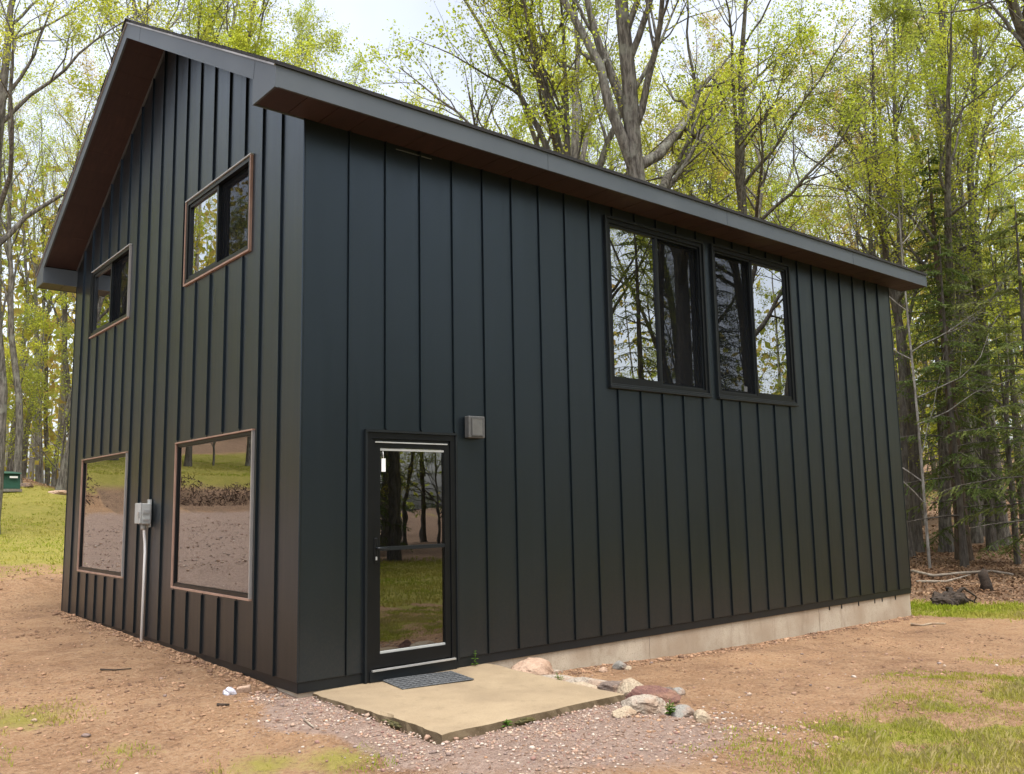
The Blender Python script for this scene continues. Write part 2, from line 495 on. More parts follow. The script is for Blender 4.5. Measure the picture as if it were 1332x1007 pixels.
def empty(name, loc=(0, 0, 0), rz=0.):
    o = bpy.data.objects.new(name, None)
    o.empty_display_size = .2
    COL.objects.link(o); o.location = loc; o.rotation_euler = (0, 0, rz)
    return o

class MB:
    def __init__(self): self.bm = bmesh.new()
    def box(self, x0, x1, y0, y1, z0, z1):
        vs = [self.bm.verts.new(p) for p in ((x0, y0, z0), (x1, y0, z0), (x1, y1, z0), (x0, y1, z0), (x0, y0, z1), (x1, y0, z1), (x1, y1, z1), (x0, y1, z1))]
        for f in ((3, 2, 1, 0), (4, 5, 6, 7), (0, 1, 5, 4), (1, 2, 6, 5), (2, 3, 7, 6), (3, 0, 4, 7)):
            self.bm.faces.new([vs[i] for i in f])
        return self
    def prism(self, pts, vec):
        a = [self.bm.verts.new(p) for p in pts]
        b = [self.bm.verts.new(tuple(p[i] + vec[i] for i in range(3))) for p in pts]
        self.bm.faces.new(a); self.bm.faces.new(b[::-1])
        k = len(a)
        for i in range(k): self.bm.faces.new((a[i], b[i], b[(i + 1) % k], a[(i + 1) % k]))
        return self
    def tube(self, pts, rad, k=10, cap=True):
        rings = []
        P = [Vector(p) for p in pts]
        for i, p in enumerate(P):
            d = (P[min(i + 1, len(P) - 1)] - P[max(i - 1, 0)]).normalized()
            a = d.orthogonal().normalized() if i == 0 else (pa - d * pa.dot(d)).normalized()
            pa = a
            b = d.cross(a)
            r = rad[i] if isinstance(rad, (list, tuple)) else rad
            rings.append([self.bm.verts.new(p + (a * math.cos(6.28319 * j / k) + b * math.sin(6.28319 * j / k)) * r) for j in range(k)])
        for q in range(len(rings) - 1):
            for j in range(k):
                f = self.bm.faces.new((rings[q][j], rings[q][(j + 1) % k], rings[q + 1][(j + 1) % k], rings[q + 1][j])); f.smooth = True
        if cap: self.bm.faces.new(rings[0][::-1]); self.bm.faces.new(rings[-1])
        return self
    def bevel(self, w, seg=1):
        bmesh.ops.bevel(self.bm, geom=list(self.bm.edges), offset=w, segments=seg, affect='EDGES', profile=.5)
        return self
    def build(self, name, mat, parent=None, loc=None):
        bmesh.ops.recalc_face_normals(self.bm, faces=self.bm.faces)
        me = bpy.data.meshes.new(name); self.bm.to_mesh(me); self.bm.free()
        me.materials.append(mat)
        return link(name, me, parent, loc)

# =================================================================== GROUND
def axis(lo, hi, step, a, b, grow=1.13, mx=4.0):
    c = list(np.arange(lo, hi + 1e-6, step))
    s = step; v = hi
    while v < b: s = min(s * grow, mx); v += s; c.append(v)
    s = step; v = lo; pre = []
    while v > a: s = min(s * grow, mx); v -= s; pre.append(v)
    return np.array(pre[::-1] + c)

def cover(x, y):
    """grass, leaf mould, gravel extents (0..1)"""
    s = x * .92 + y * .39
    n1 = fbm(x, y, .35, 41, 3); n2 = fbm(x, y, 1.3, 43, 3)
    jit = (n1 - .5) * 3.0 + (n2 - .5) * 1.2
    g = np.zeros_like(x)
    left = sstep(y + jit, 12.0, 15.0) * (1 - sstep(x, 9, 13)) * (1 - sstep(y + jit, 33, 36))
    left2 = .42 * sstep(y + jit, 10.2, 11.2) * (1 - sstep(x, 9, 13)) * (1 - sstep(y, 33, 36))
    drive = sstep(-x + jit * .25, .9, 1.9) * (1 - sstep(y + jit * .3, 23.0, 23.9)) * sstep(y, 8, 9.5)
    drive = np.maximum(drive, sstep(-x + jit * .25, 2.3, 3.2) * (1 - sstep(y, 9, 10)) * sstep(y, -2, 1))
    left = np.maximum(left, left2) * (1 - drive)
    left = np.where((y > 23.4) & (y < 25.2) & (x < -.8), left * .12, left)
    fr = sstep(-(y + .10 * (x - 2)) + jit * .28, 2.55, 3.5) * sstep(x + jit * .2, 1.0, 2.2)
    fr = fr * (.34 + .66 * sstep(fbm(x, y, 2.1, 47, 3), .40, .56))
    fr2 = .35 * sstep(-(y) + jit * .3, 2.0, 3.0) * sstep(x, 3.2, 5.5) * sstep(n2, .42, .60)
    lawn = sstep(-y + jit * .3, 6.5, 8.5)
    strip = sstep(s + jit * .18, 9.55, 10.0) * (1 - sstep(s + jit * .35, 11.4, 12.2)) * sstep(x, 10.0, 10.6) * sstep(y, -4, -1.5)
    rightl = .65 * sstep(x + jit * .4, 10.2, 13) * sstep(-y + jit * .5, .4, 2.2) * (1 - sstep(s, 14, 19))
    for (cx, cy, rr, aa) in ((-2.0, .55, .55, .75), (-.95, -1.45, .38, .7), (-.55, -1.75, .45, .72), (-1.55, -.7, .4, .55), (-2.5, -.3, .6, .5)):
        g = np.maximum(g, .8 * aa * np.exp(-((x - cx) ** 2 + (y - cy) ** 2) / rr ** 2))
    g = np.maximum.reduce([g, left, fr, fr2, lawn, strip, rightl])
    lit = sstep(s + jit * .35, 11.6, 12.6) * sstep(x, 10.5, 11.5) * (1 - .9 * sstep(-y, 3, 9))
    lit = np.maximum(lit, sstep(y + jit * .5, 34, 36.5))
    lit = np.maximum(lit, sstep(y, 9, 12) * sstep(x, 9, 13))
    lit = np.maximum(lit, sstep(-y, 17, 22))
    lit = np.maximum(lit, sstep(-x, 34, 38))
    lit = np.where((y > 23.5) & (y < 25.0) & (x < -.8) & (n2 > .38), 1.0, lit)
    mossy = sstep(n1, .56, .66) * sstep(s, 20, 24) * .6
    lit = lit * (1 - mossy); g = np.maximum(g * (1 - lit), mossy * sstep(lit + mossy, .3, .6))
    sd = slab_dist(x, y)
    gr = (1 - sstep(sd + (n2 - .5) * .8, .30, 1.0)) * sstep(-(y) + (1.9 - np.clip(x, 0, 1.9)) * .9, 1.0, 1.5) * (1 - sstep(x, 1.9, 2.6))
    gr = np.maximum(gr, .9 * np.exp(-(((x - .9) / 1.5) ** 2 + ((y + 2.6) / .75) ** 2)))
    gr = np.maximum(gr, drive)
    gr = np.maximum(gr, .3 * (1 - sstep(house_dist(x, y) + (n2 - .5) * .3, .05, .28)) * sstep(-x, -.2, 0))
    return np.clip(g, 0, 1), np.clip(lit, 0, 1), np.clip(gr, 0, 1)

gx = axis(-3.6, 6.5, .065, -170, 190)
gy = axis(-4.8, 2.6, .065, -170, 190, 1.10)
GX, GY = np.meshgrid(gx, gy)
VX, VY = GX.ravel(), GY.ravel()
VZ = terr(VX, VY)
nx, ny = len(gx), len(gy)
ii = (np.arange(ny - 1)[:, None] * nx + np.arange(nx - 1)[None, :]).ravel()
quads = np.stack([ii, ii + 1, ii + nx + 1, ii + nx], 1)
me = mesh_np('ground', np.stack([VX, VY, VZ], 1), [quads], M['ground'], True)
cg, cl_, cgr = cover(VX, VY)
ca = me.color_attributes.new('cover', 'FLOAT_COLOR', 'POINT')
ca.data.foreach_set('color', np.stack([cg, cl_, cgr, np.ones_like(cg)], 1).astype(np.float32).ravel())
tag(link('ground', me), kind='structure')

# =================================================================== BUILDING
B = empty('workshop_building', (0, 0, 0))
tag(B, 'two-storey charcoal steel-clad gabled building with brown soffits', 'building')

GW = [  # gable windows: y0 y1 z0 z1 kind
    (1.10, 2.84, 3.94, 4.90, 'slider'), (4.89, 6.63, 3.94, 4.90, 'slider'),
    (0.93, 2.93, 0.615, 2.155, 'fixed'), (4.70, 6.71, 0.63, 2.16, 'fixed')]
LW = [(3.825, 5.61, 2.75, 4.73, 'a'), (5.825, 7.58, 2.75, 4.745, 'b')]
DOOR = (0.63, 1.605, -0.02, 2.095)

def sheet(u0, u1, z0, zt, holes, put, depth):
    """flat panel with holes cut out: front face plus returns at every free edge; zt(u) is the top"""
    us = sorted({u0, u1, *[h[0] for h in holes], *[h[1] for h in holes]}); us = [u for u in us if u0 - 1e-6 <= u <= u1 + 1e-6]
    ztop = max(zt(u0), zt(u1))
    zs = sorted({z0, *[h[2] for h in holes], *[h[3] for h in holes]}); zs = [z for z in zs if z0 - 1e-6 <= z < min(zt(u0), zt(u1)) - .02]
    nu, nz = len(us) - 1, len(zs)
    def solid(i, j):
        if i < 0 or i >= nu or j < 0 or j >= nz: return False
        uc = (us[i] + us[i + 1]) / 2
        zc = (zs[j] + zs[j + 1]) / 2 if j + 1 < nz else zs[j] + .01
        return not any(h[0] < uc < h[1] and h[2] < zc < h[3] for h in holes)
    bm = bmesh.new(); cache = {}
    def vt(i, j, o):
        k = (i, j, o)
        if k not in cache:
            z = zs[j] if j < nz else zt(us[i])
            cache[k] = bm.verts.new(put(us[i], z, depth if o else 0.0))
        return cache[k]
    for i in range(nu):
        for j in range(nz):
            if not solid(i, j): continue
            bm.faces.new((vt(i, j, 1), vt(i + 1, j, 1), vt(i + 1, j + 1, 1), vt(i, j + 1, 1)))
            for (di, dj, a, b) in ((-1, 0, (i, j), (i, j + 1)), (1, 0, (i + 1, j), (i + 1, j + 1)), (0, -1, (i, j), (i + 1, j)), (0, 1, (i, j + 1), (i + 1, j + 1))):
                if not solid(i + di, j + dj):
                    bm.faces.new((vt(*a, 1), vt(*b, 1), vt(*b, 0), vt(*a, 0)))
    bmesh.ops.recalc_face_normals(bm, faces=bm.faces)
    return bm

def put_long(u, z, o): return (u, -o, z)
def put_gable(u, z, o): return (-o, u, z)

def bm_obj(bm, name, mat, parent):
    me = bpy.data.meshes.new(name); bm.to_mesh(me); bm.free(); me.materials.append(mat)
    return link(name, me, parent)

zr_in = lambda u: z_roof(u) - T - .004          # underside of the rake soffit
lholes = [w[:4] for w in LW] + [DOOR]
gholes = [w[:4] for w in GW]
# wall cores (sheathing + room side), with real openings and thickness
def core(name, u1, zt, holes, put, split=None):
    bm = sheet(0.0, u1, -.02, zt, holes, lambda u, z, o: put(u, z, o - .16), .155) if split is None else None
    return bm
side = bm_obj(core('side_wall', L, lambda u: H + .12, lholes, put_long), 'side_wall', M['core'], B)
bmA = sheet(0.0, W / 2, -.02, lambda u: zr_in(u), gholes[:1] + gholes[2:3], lambda u, z, o: put_gable(u, z, o - .16), .155)
bmB = sheet(W / 2, W, -.02, lambda u: zr_in(u), gholes[1:2] + gholes[3:], lambda u, z, o: put_gable(u, z, o - .16), .155)
gab = bm_obj(bmA, 'gable_wall', M['core'], B)
gab2 = bm_obj(bmB, 'gable_wall', M['core'], B)
# far walls and room linings
o_ = MB().box(0, L, W - .15, W, -.02, H + .12).build('rear_wall', M['siding'], B)
mbx = MB(); mbx.prism([(L - .15, .002, -.02), (L - .15, W - .152, -.02), (L - .15, W - .152, zr_in(W - .16)), (L - .15, W / 2, zr_in(W / 2)), (L - .15, .002, zr_in(.01))], (.15, 0, 0))
mbx.build('far_gable_wall', M['siding'], B)
MB().box(.17, L - .152, .17, W - .152, -.30, .03).build('room_floor', M['timber'], B)
MB().box(.17, L - .152, .17, W - .152, 2.30, 2.56).build('upper_floor', M['timber'], B)
MB().box(.17, L - .152, .17, W - .152, 4.95, 5.0).build('room_ceiling', M['inner'], B)
MB().box(3.0, 3.1, .17, W - .152, .03, 2.30).build('room_partition', M['inner'], B)
MB().box(.17, L - .152, 3.3, 3.4, 2.56, 4.95).build('room_partition', M['inner'], B)

# siding panels
SEAM_L = [0.0] + [0.445 + i * (L - 0.445) / 26 for i in range(27)]
SEAM_G = [i * W / 18 for i in range(19)]
rg = random.Random(4)
def pieces(bm):
    bm.verts.ensure_lookup_table(); seen = set(); out = []
    for v in bm.verts:
        if v in seen: continue
        st_ = [v]; grp = []; seen.add(v)
        while st_:
            q = st_.pop(); grp.append(q)
            for e_ in q.link_edges:
                w_ = e_.other_vert(q)
                if w_ not in seen: seen.add(w_); st_.append(w_)
        nb = bmesh.new(); mp = {q: nb.verts.new(q.co) for q in grp}
        for fc in {fc for q in grp for fc in q.link_faces}: nb.faces.new([mp[q] for q in fc.verts])
        out.append(nb)
    bm.free(); return out
def panels(seams, zt, holes, put, parent):
    for a, b in zip(seams[:-1], seams[1:]):
        hs_ = [(max(h[0], a), min(h[1], b), h[2], h[3]) for h in holes if h[0] < b - .0135 and h[1] > a + .0135]
        # joints are recessed: each panel stops short of the seam, and lies a hair differently
        off = .004 + rg.uniform(0, .0012)
        ga = .0115 if a > .01 else .003; gb = .0115 if b < seams[-1] - .01 else .003
        bm = sheet(a + ga, b - gb, 0.0, zt, [(max(h[0], a + ga), min(h[1], b - gb), max(h[2], 0.0), h[3]) for h in hs_], put, off + .006)
        for piece in pieces(bm): bm_obj(piece, 'siding_panel', M['siding'], parent)
panels(SEAM_L, lambda u: H - .002, lholes, put_long, side)
panels(SEAM_G[:10], zr_in, gholes, put_gable, gab)
panels(SEAM_G[9:], zr_in, gholes, put_gable, gab2)

# standing seams (ribs), interrupted by openings
cube = MB().box(-.5, .5, -.5, .5, 0, 1); bmesh.ops.recalc_face_normals(cube.bm, faces=cube.bm.faces)
cm = bpy.data.meshes.new('seam_rib'); cube.bm.to_mesh(cm); cube.bm.free(); cm.materials.append(M['rib'])
def ribs(seams, zt, holes, long, parent_of):
    for u in seams:
        segs = [(0.0, zt(u) - .006)]
        for h in holes:
            if h[0] - .045 < u < h[1] + .045:
                ns = []
                for a, b in segs:
                    if h[2] - .04 > a: ns.append((a, min(b, h[2] - .04)))
                    if h[3] + .04 < b: ns.append((max(a, h[3] + .04), b))
                segs = ns
        for a, b in segs:
            if b - a < .03: continue
            o = bpy.data.objects.new('seam_rib', cm); COL.objects.link(o); o.parent = parent_of(u)
            d = .030
            if long: o.location = (u, -d / 2 - .001, a); o.scale = (.015, d, b - a)
            else: o.location = (-d / 2 - .001, u, a); o.scale = (d, .016, b - a)
ribs(SEAM_L[1:-1], lambda u: H - .002, lholes, True, lambda u: side)
ribs(SEAM_G[1:-1], zr_in, gholes, False, lambda u: gab if u < W / 2 + .01 else gab2)

# corner trims (folded angle) and base flashing
cmb = MB().box(-.0185, .0, -.0185, .0, -.003, H - .003); cmb.bevel(.006, 2)
cmb.build('corner_trim', M['siding'], B)
MB().box(L, L + .0135, -.0165, .06, -.003, H - .003).build('corner_trim', M['rib'], B)
MB().box(-.0165, .06, W, W + .0135, -.003, z_roof(0) - T - .01).build('corner_trim', M['rib'], B)
MB().box(.0, L + .006, -.0035, .05, -.088, -.003).build('base_flashing', M['trimdark'], B)
MB().box(-.0035, .05, .002, W, -.088, -.003).build('base_flashing', M['trimdark'], B)

# foundation
fm_ = MB(); fm_.box(.012, L - .012, .012, .22, -1.0, -.06); fm_.box(.012, .22, .22, W - .012, -1.0, -.06)
fm_.box(L - .22, L - .012, .22, W - .012, -1.0, -.06); fm_.box(.22, L - .22, W - .22, W - .012, -1.0, -.06)
fo = fm_.build('foundation', M['found'], B)
for xx, ww in ((4.35, .004), (7.9, .005)):
    MB().box(xx, xx + ww, .010, .03, -.45, -.10).build('form_joint', M['st_brown'], fo)
for k in range(6):
    xx = 8.2 + k * .38 + rg.uniform(-.1, .1)
    MB().box(xx, xx + rg.uniform(.012, .03), .004, .013, -.135 - rg.uniform(0, .04), -.085).build('flashing_tab', M['trimdark'], fo)

# roof
roof = empty('roof', (0, 0, 0)); roof.parent = B
X0, X1 = -G, L + G
def slope_prism(mb, side_, ya, yb, top, bot, x0, x1):
    """slab between eave offset ya and yb (0 at the eave edge), below the roof line"""
    f = (lambda y: y) if side_ == 0 else (lambda y: W - y)
    ys = (-OV + ya, -OV + yb)
    zz = [ZE + SLOPE * (y + OV) for y in ys]
    mb.prism([(x0, f(ys[0]), zz[0] + bot), (x0, f(ys[0]), zz[0] + top), (x0, f(ys[1]), zz[1] + top), (x0, f(ys[1]), zz[1] + bot)], (x1 - x0, 0, 0))
RUN = W / 2 + OV
for s_ in (0, 1):
    mb = MB(); slope_prism(mb, s_, .03, RUN - .002, -.028, -T + .022, X0 + .03, X1 - .03)
    mb.build('roof_deck', M['core'], roof)
    nc = 30
    for k in range(nc):
        a = -.016 + k * (RUN + .016) / nc; b = -.016 + (k + 1) * (RUN + .016) / nc - .001
        f = (lambda y: y) if s_ == 0 else (lambda y: W - y)
        za = ZE + SLOPE * a; zb = ZE + SLOPE * b
        th = rg.uniform(.014, .019)
        mb = MB()
        xa, xb = X0 - .022 + rg.uniform(-.006, .006), X1 + .022 + rg.uniform(-.006, .006)
        mb.prism([(xa, f(a - OV), za - .018), (xa, f(a - OV), za + th), (xa, f(b - OV), zb - .008), (xa, f(b - OV), zb - .018)], (xb - xa, 0, 0))
        mb.build('shingle_course', M['shingle'], roof)
MB().prism([(X0 - .03, W / 2 - .16, z_roof(W / 2) - .16 * SLOPE + .014), (X0 - .03, W / 2, z_roof(W / 2) + .03), (X0 - .03, W / 2 + .16, z_roof(W / 2) - .16 * SLOPE + .014), (X0 - .03, W / 2, z_roof(W / 2) + .012)], (X1 - X0 + .06, 0, 0)).build('ridge_cap', M['shingle'], roof)
for s_ in (0, 1):
    f = (lambda y: y) if s_ == 0 else (lambda y: W - y)
    ya, yb = sorted((f(-OV), f(-OV + .022)))
    MB().box(X0 + .0205, X1 - .0205, ya, yb, H - .012, ZE - .0185).build('eave_fascia', M['fascia'], roof)
    ya, yb = sorted((f(-OV - .012), f(-OV + .01)))
    MB().box(X0 - .004, X1 + .004, ya, yb, ZE - .0265, ZE - .0190).build('drip_edge', M['trimdark'], roof)
    # rake boards at both gables with a thin drip edge
    for x0, x1, d0, d1 in ((X0 - .0022, X0 + .02, X0 - .016, X0 + .0), (X1 - .02, X1 + .0022, X1, X1 + .016)):
        mb = MB(); slope_prism(mb, s_, .0, RUN - .001, -.0205, -T - .018, x0, x1)
        rk = mb.build('rake_fascia', M['fascia'], roof)
        mb = MB(); slope_prism(mb, s_, .0, RUN - .001, -.019, -.036, d0, d1)
        mb.build('drip_edge', M['pale_trim'], rk)
    # boxed eave returns
    for x0, x1 in ((X0 - .0044, -.012), (L + .012, X1 + .0044)):
        xo, xi = (x0, x0 + .018) if x0 < 0 else (x1 - .018, x1)
        MB().prism([(xo, f(-OV + .001), H - .013), (xo, f(.012), H - .013), (xo, f(.012), z_roof(.012) - T - .012), (xo, f(-OV + .001), H + .002)], (xi - xo, 0, 0)).build('eave_return', M['fascia'], roof)
        xa, xb = (xi, x1) if x0 < 0 else (x0, xo)
        ya, yb = sorted((f(.0), f(.012)))
        MB().box(xa, xb, ya, yb, H - .013, z_roof(.0) - T - .004).build('eave_return', M['fascia'], roof)
    # eave soffit boards
    bw = .305; k = 0; x = X0 + .004
    ya, yb = sorted((f(-OV + .0225), f(-.0105)))
    while x < X1 - .03:
        xe = min(x + bw, X1 - .005)
        zo = rg.uniform(0, .0015)
        MB().box(x + .003, xe - .003, ya, yb, H - .008 + zo, H + .006 + zo).build('soffit_board', M['soffit'], roof)
        x = xe
    # rake soffit boards: run up the slope at both gables
    for (xa, xb) in ((X0 + .0205, -.033), (L + .033, X1 - .0205)):
        q = OV + .014
        while q < RUN - .01:
            qe = min(q + .30, RUN - .002)
            zo = rg.uniform(0, .0015)
            mb = MB(); slope_prism(mb, s_, q + .001, qe - .001, -T + .012 + zo, -T + zo, xa, xb)
            mb.build('soffit_board', M['soffit'], roof); q = qe
    # thin edge channel where rake soffit meets the gable siding
    for (xa, xb) in ((-.033, -.012),):
        mb = MB(); slope_prism(mb, s_, OV + .013, RUN - .003, -T + .004, -T - .012, xa, xb)
        mb.build('soffit_channel', M['fascia'], roof)
for xx in (2.55, 5.62, 8.7):
    MB().box(xx, xx + .003, -OV - .0012, -OV + .004, H - .011, ZE - .03).build('trim_joint', M['core'], roof)
for yy in (-.02, 3.25):
    zt_ = z_roof(yy) - .04
    MB().prism([(X0 - .0036, yy, zt_), (X0 - .0036, yy + .004, zt_), (X0 - .0036, yy + .03, zt_ - T + .03), (X0 - .0036, yy + .026, zt_ - T + .03)], (.002, 0, 0)).build('trim_joint', M['trimdark'], roof)
# vent strip under the front eave
MB().box(.95, 1.36, -.026, -.0105, H - .055, H - .048).build('vent_strip', M['fascia'], side)

# ---- windows
def wb(put, u0, u1, z0, z1, o0, o1):
    a = put(u0, z0, o0); b = put(u1, z1, o1)
    return [min(a[0], b[0]), max(a[0], b[0]), min(a[1], b[1]), max(a[1], b[1]), min(a[2], b[2]), max(a[2], b[2])]
def bar(name, put, u0, u1, z0, z1, o0, o1, mat, parent, bev=.0):
    mb = MB().box(*wb(put, u0, u1, z0, z1, o0, o1))
    if bev: mb.bevel(bev)
    return mb.build(name, mat, parent)
def ring(name, put, u0, u1, z0, z1, w, o0, o1, mat, parent, wb_=None):
    mb = MB(); wb2 = wb_ or w
    mb.box(*wb(put, u0, u1, z0, z0 + wb2, o0, o1)); mb.box(*wb(put, u0, u1, z1 - w, z1, o0, o1))
    mb.box(*wb(put, u0, u0 + w, z0 + wb2, z1 - w, o0, o1)); mb.box(*wb(put, u1 - w, u1, z0 + wb2, z1 - w, o0, o1))
    return mb.build(name, mat, parent)

for (u0, u1, z0, z1, kind) in GW:
    fw = .030 if kind == 'fixed' else .045
    w = ring('window', put_gable, u0 + .002, u1 - .002, z0 + .002, z1 - .002, fw, -.10, .020 if kind == 'fixed' else .028, M['black'], B)
    # J-channel trim: tan sill and far jamb, pale near jamb, grey head paint its edge reflections
    e = .019
    bar('sill_trim', put_gable, u0 - e, u1 + e, z0 - e, z0, .0, .038, M['lit_trim'], w)
    bar('head_trim', put_gable, u0 - e - .006, u1 + e, z1, z1 + .014, .0, .042, M['lit_trim'] if kind == 'fixed' else M['boxgrey'], w)
    bar('jamb_trim', put_gable, u0 - e, u0, z0, z1, .0, .038, M['pale_trim'] if kind == 'fixed' or u0 > 3 else M['lit_trim'], w)
    bar('jamb_trim', put_gable, u1, u1 + e, z0, z1, .0, .038, M['lit_trim'] if u0 < 3 or kind == 'fixed' else M['trimdark'], w)
    a, b, c_, d_ = u0 + fw, u1 - fw, z0 + fw, z1 - fw
    if kind == 'fixed':
        ring('glazing_bead', put_gable, a + .0005, b - .0005, c_ + .0005, d_ - .0005, .014, -.03, .010, M['black'], w)
        bar('pane', put_gable, a + .0145, b - .0145, c_ + .0145, d_ - .0145, -.004, .002, M['glass_gable'], w)
    else:
        mid = (a + b) / 2
        s1 = ring('sash', put_gable, mid - .02, b - .001, c_ + .001, d_ - .001, .035, -.03, .012, M['trimdark'], w)
        bar('pane', put_gable, mid + .0155, b - .0365, c_ + .0365, d_ - .0365, -.014, -.008, M['glass'], s1)
        bar('grille_bar', put_gable, (mid + b) / 2 - .006, (mid + b) / 2 + .006, c_ + .0365, d_ - .0365, -.026, -.016, M['pale_trim'], s1)
        s2 = ring('sash', put_gable, a + .001, mid - .022, c_ + .001, d_ - .001, .035, -.075, -.035, M['black'], w)
        bar('pane', put_gable, a + .0365, mid - .0575, c_ + .0365, d_ - .0365, -.060, -.054, M['glass'], s2)
        bar('insect_screen', put_gable, a + .003, mid - .024, c_ + .003, d_ - .003, -.018, -.0165, M['screen'], w)

for (u0, u1, z0, z1, kind) in LW:
    w = ring('window', put_long, u0 + .002, u1 - .002, z0 + .002, z1 - .002, .05, -.11, .030, M['black'], B, .06)
    e = .026
    bar('sill_trim', put_long, u0 - e, u1 + e, z0 - .035, z0, .0, .060, M['trimdark'], w, .004)
    bar('sill_trim', put_long, u0 - .01, u1 + .01, z0 + .001, z0 + .022, .031, .048, M['trimdark'], w, .003)
    bar('head_trim', put_long, u0 - e, u1 + e, z1, z1 + .03, .0, .045, M['trimdark'], w)
    bar('jamb_trim', put_long, u0 - e, u0, z0, z1, .0, .046, M['trimdark'], w)
    bar('jamb_trim', put_long, u1, u1 + e, z0, z1, .0, .046, M['trimdark'], w)
    a, b, c_, d_ = u0 + .05, u1 - .05, z0 + .06, z1 - .05
    mid = (a + b) / 2
    # one fixed clear light and one sliding light behind an insect screen
    clear = (a + .001, mid + .012) if kind == 'a' else (mid - .012, b - .001)
    slid = (mid + .014, b - .001) if kind == 'a' else (a + .001, mid - .014)
    s1 = ring('sash', put_long, clear[0], clear[1], c_ + .001, d_ - .001, .032, -.03, .014, M['black'], w, .05)
    bar('pane', put_long, clear[0] + .0325, clear[1] - .0325, c_ + .0515, d_ - .0335, -.014, -.008, M['glass_low'], s1)
    s2 = ring('sash', put_long, slid[0], slid[1], c_ + .001, d_ - .001, .045, -.085, -.040, M['black'], w, .05)
    bar('pane', put_long, slid[0] + .0455, slid[1] - .0455, c_ + .0515, d_ - .0465, -.066, -.060, M['glass'], s2)
    s3 = ring('screen_frame', put_long, slid[0] + .001, slid[1] - .001, c_ + .002, d_ - .002, .022, -.022, .006, M['trimdark'], w)
    bar('insect_screen', put_long, slid[0] + .0235, slid[1] - .0235, c_ + .0245, d_ - .0245, -.012, -.0105, M['screen'], s3)
    # black strip added for the shaded wall reveal beside the sliding light
    reveal_u = (slid[1] - .30, slid[1] - .03) if kind == 'a' else (slid[1] - .26, slid[1] - .02)
    bar('reveal_shade', put_long, reveal_u[0], reveal_u[1], c_ + .01, d_ - .01, -.128, -.120, M['black'], w)
    if kind == 'b':
        st_ = bar('sticker', put_long, slid[1] - .19, slid[1] - .12, c_ + .06, c_ + .13, -.0592, -.0586, M['white'], w)
    bar('latch', put_long, (slid[1] - .03 if kind == 'a' else slid[0] + .012), (slid[1] - .012 if kind == 'a' else slid[0] + .03), 3.62, 3.72, .006, .016, M['black'], w)

# ---- storm door
D = ring('door', put_long, DOOR[0] + .001, DOOR[1] - .001, DOOR[2] - .065, DOOR[3] - .001, .055, -.10, .034, M['black'], B, .085)
bar('head_trim', put_long, DOOR[0] - .02, DOOR[1] + .02, DOOR[3], DOOR[3] + .022, .0, .05, M['trimdark'], D)
bar('jamb_trim', put_long, DOOR[0] - .022, DOOR[0], -.088, DOOR[3], .0, .046, M['trimdark'], D)
bar('jamb_trim', put_long, DOOR[1], DOOR[1] + .022, -.02, DOOR[3], .0, .046, M['trimdark'], D)
a, b, c_, d_ = DOOR[0] + .058, DOOR[1] - .058, .024, 2.036
lf = MB()
lf.box(*wb(put_long, a, b, c_, c_ + .115, -.02, .022)); lf.box(*wb(put_long, a, b, d_ - .075, d_, -.02, .022))
lf.box(*wb(put_long, a, a + .085, c_ + .115, d_ - .075, -.02, .022)); lf.box(*wb(put_long, b - .062, b, c_ + .115, d_ - .075, -.02, .022))
lf.build('door_leaf', M['black'], D)
gu0, gu1 = a + .0855, b - .0625
bar('mid_rail', put_long, gu0, gu1, 1.035, 1.068, -.018, .019, M['trimdark'], D)
bar('pane', put_long, gu0, gu1, 1.0685, d_ - .0755, -.008, -.002, M['glass_door'], D)
bar('pane', put_long, gu0, gu1, c_ + .1155, 1.0345, -.008, -.002, M['glass_door'], D)
bar('glazing_bead', put_long, gu0, gu1, c_ + .116, c_ + .134, -.001, .016, M['boxgrey'], D)
bar('glazing_bead', put_long, gu0, gu1, d_ - .105, d_ - .085, -.001, .016, M['boxgrey'], D)
bar('drip_cap', put_long, a + .03, b - .03, d_ - .035, d_ - .024, .0225, .032, M['boxgrey'], D)
bar('threshold', put_long, DOOR[0] + .05, DOOR[1] - .03, .0, .014, .0345, .062, M['alum'], D)
bar('kick_plate', put_long, DOOR[0] + .03, DOOR[1] - .01, -.086, -.001, .0345, .045, M['trimdark'], D)
hd = bar('handle', put_long, a + .022, a + .052, .93, 1.15, .0225, .034, M['black'], D, .004)
lv = MB().tube([(a + .037, -.03, 1.06), (a + .037, -.068, 1.06), (a + .06, -.074, 1.058), (a + .15, -.070, 1.052)], [.009, .009, .009, .006], 8)
lv.build('lever', M['trimdark'], hd)
bar('lock', put_long, a + .03, a + .044, .955, .985, .0345, .042, M['boxgrey'], hd)
MB().box(gu0 + .02, gu0 + .062, -.0135, -.0082, 1.74, 1.86).build('tag', M['white'], D)
MB().tube([(gu0 + .041, -.011, 1.86), (gu0 + .035, -.011, 1.925)], .003, 6).build('tag_string', M['white'], D)
# solid inner door set back behind the storm door
bar('inner_door', put_long, DOOR[0] + .06, DOOR[1] - .06, .03, 2.03, -.155, -.115, M['trimdark'], D)

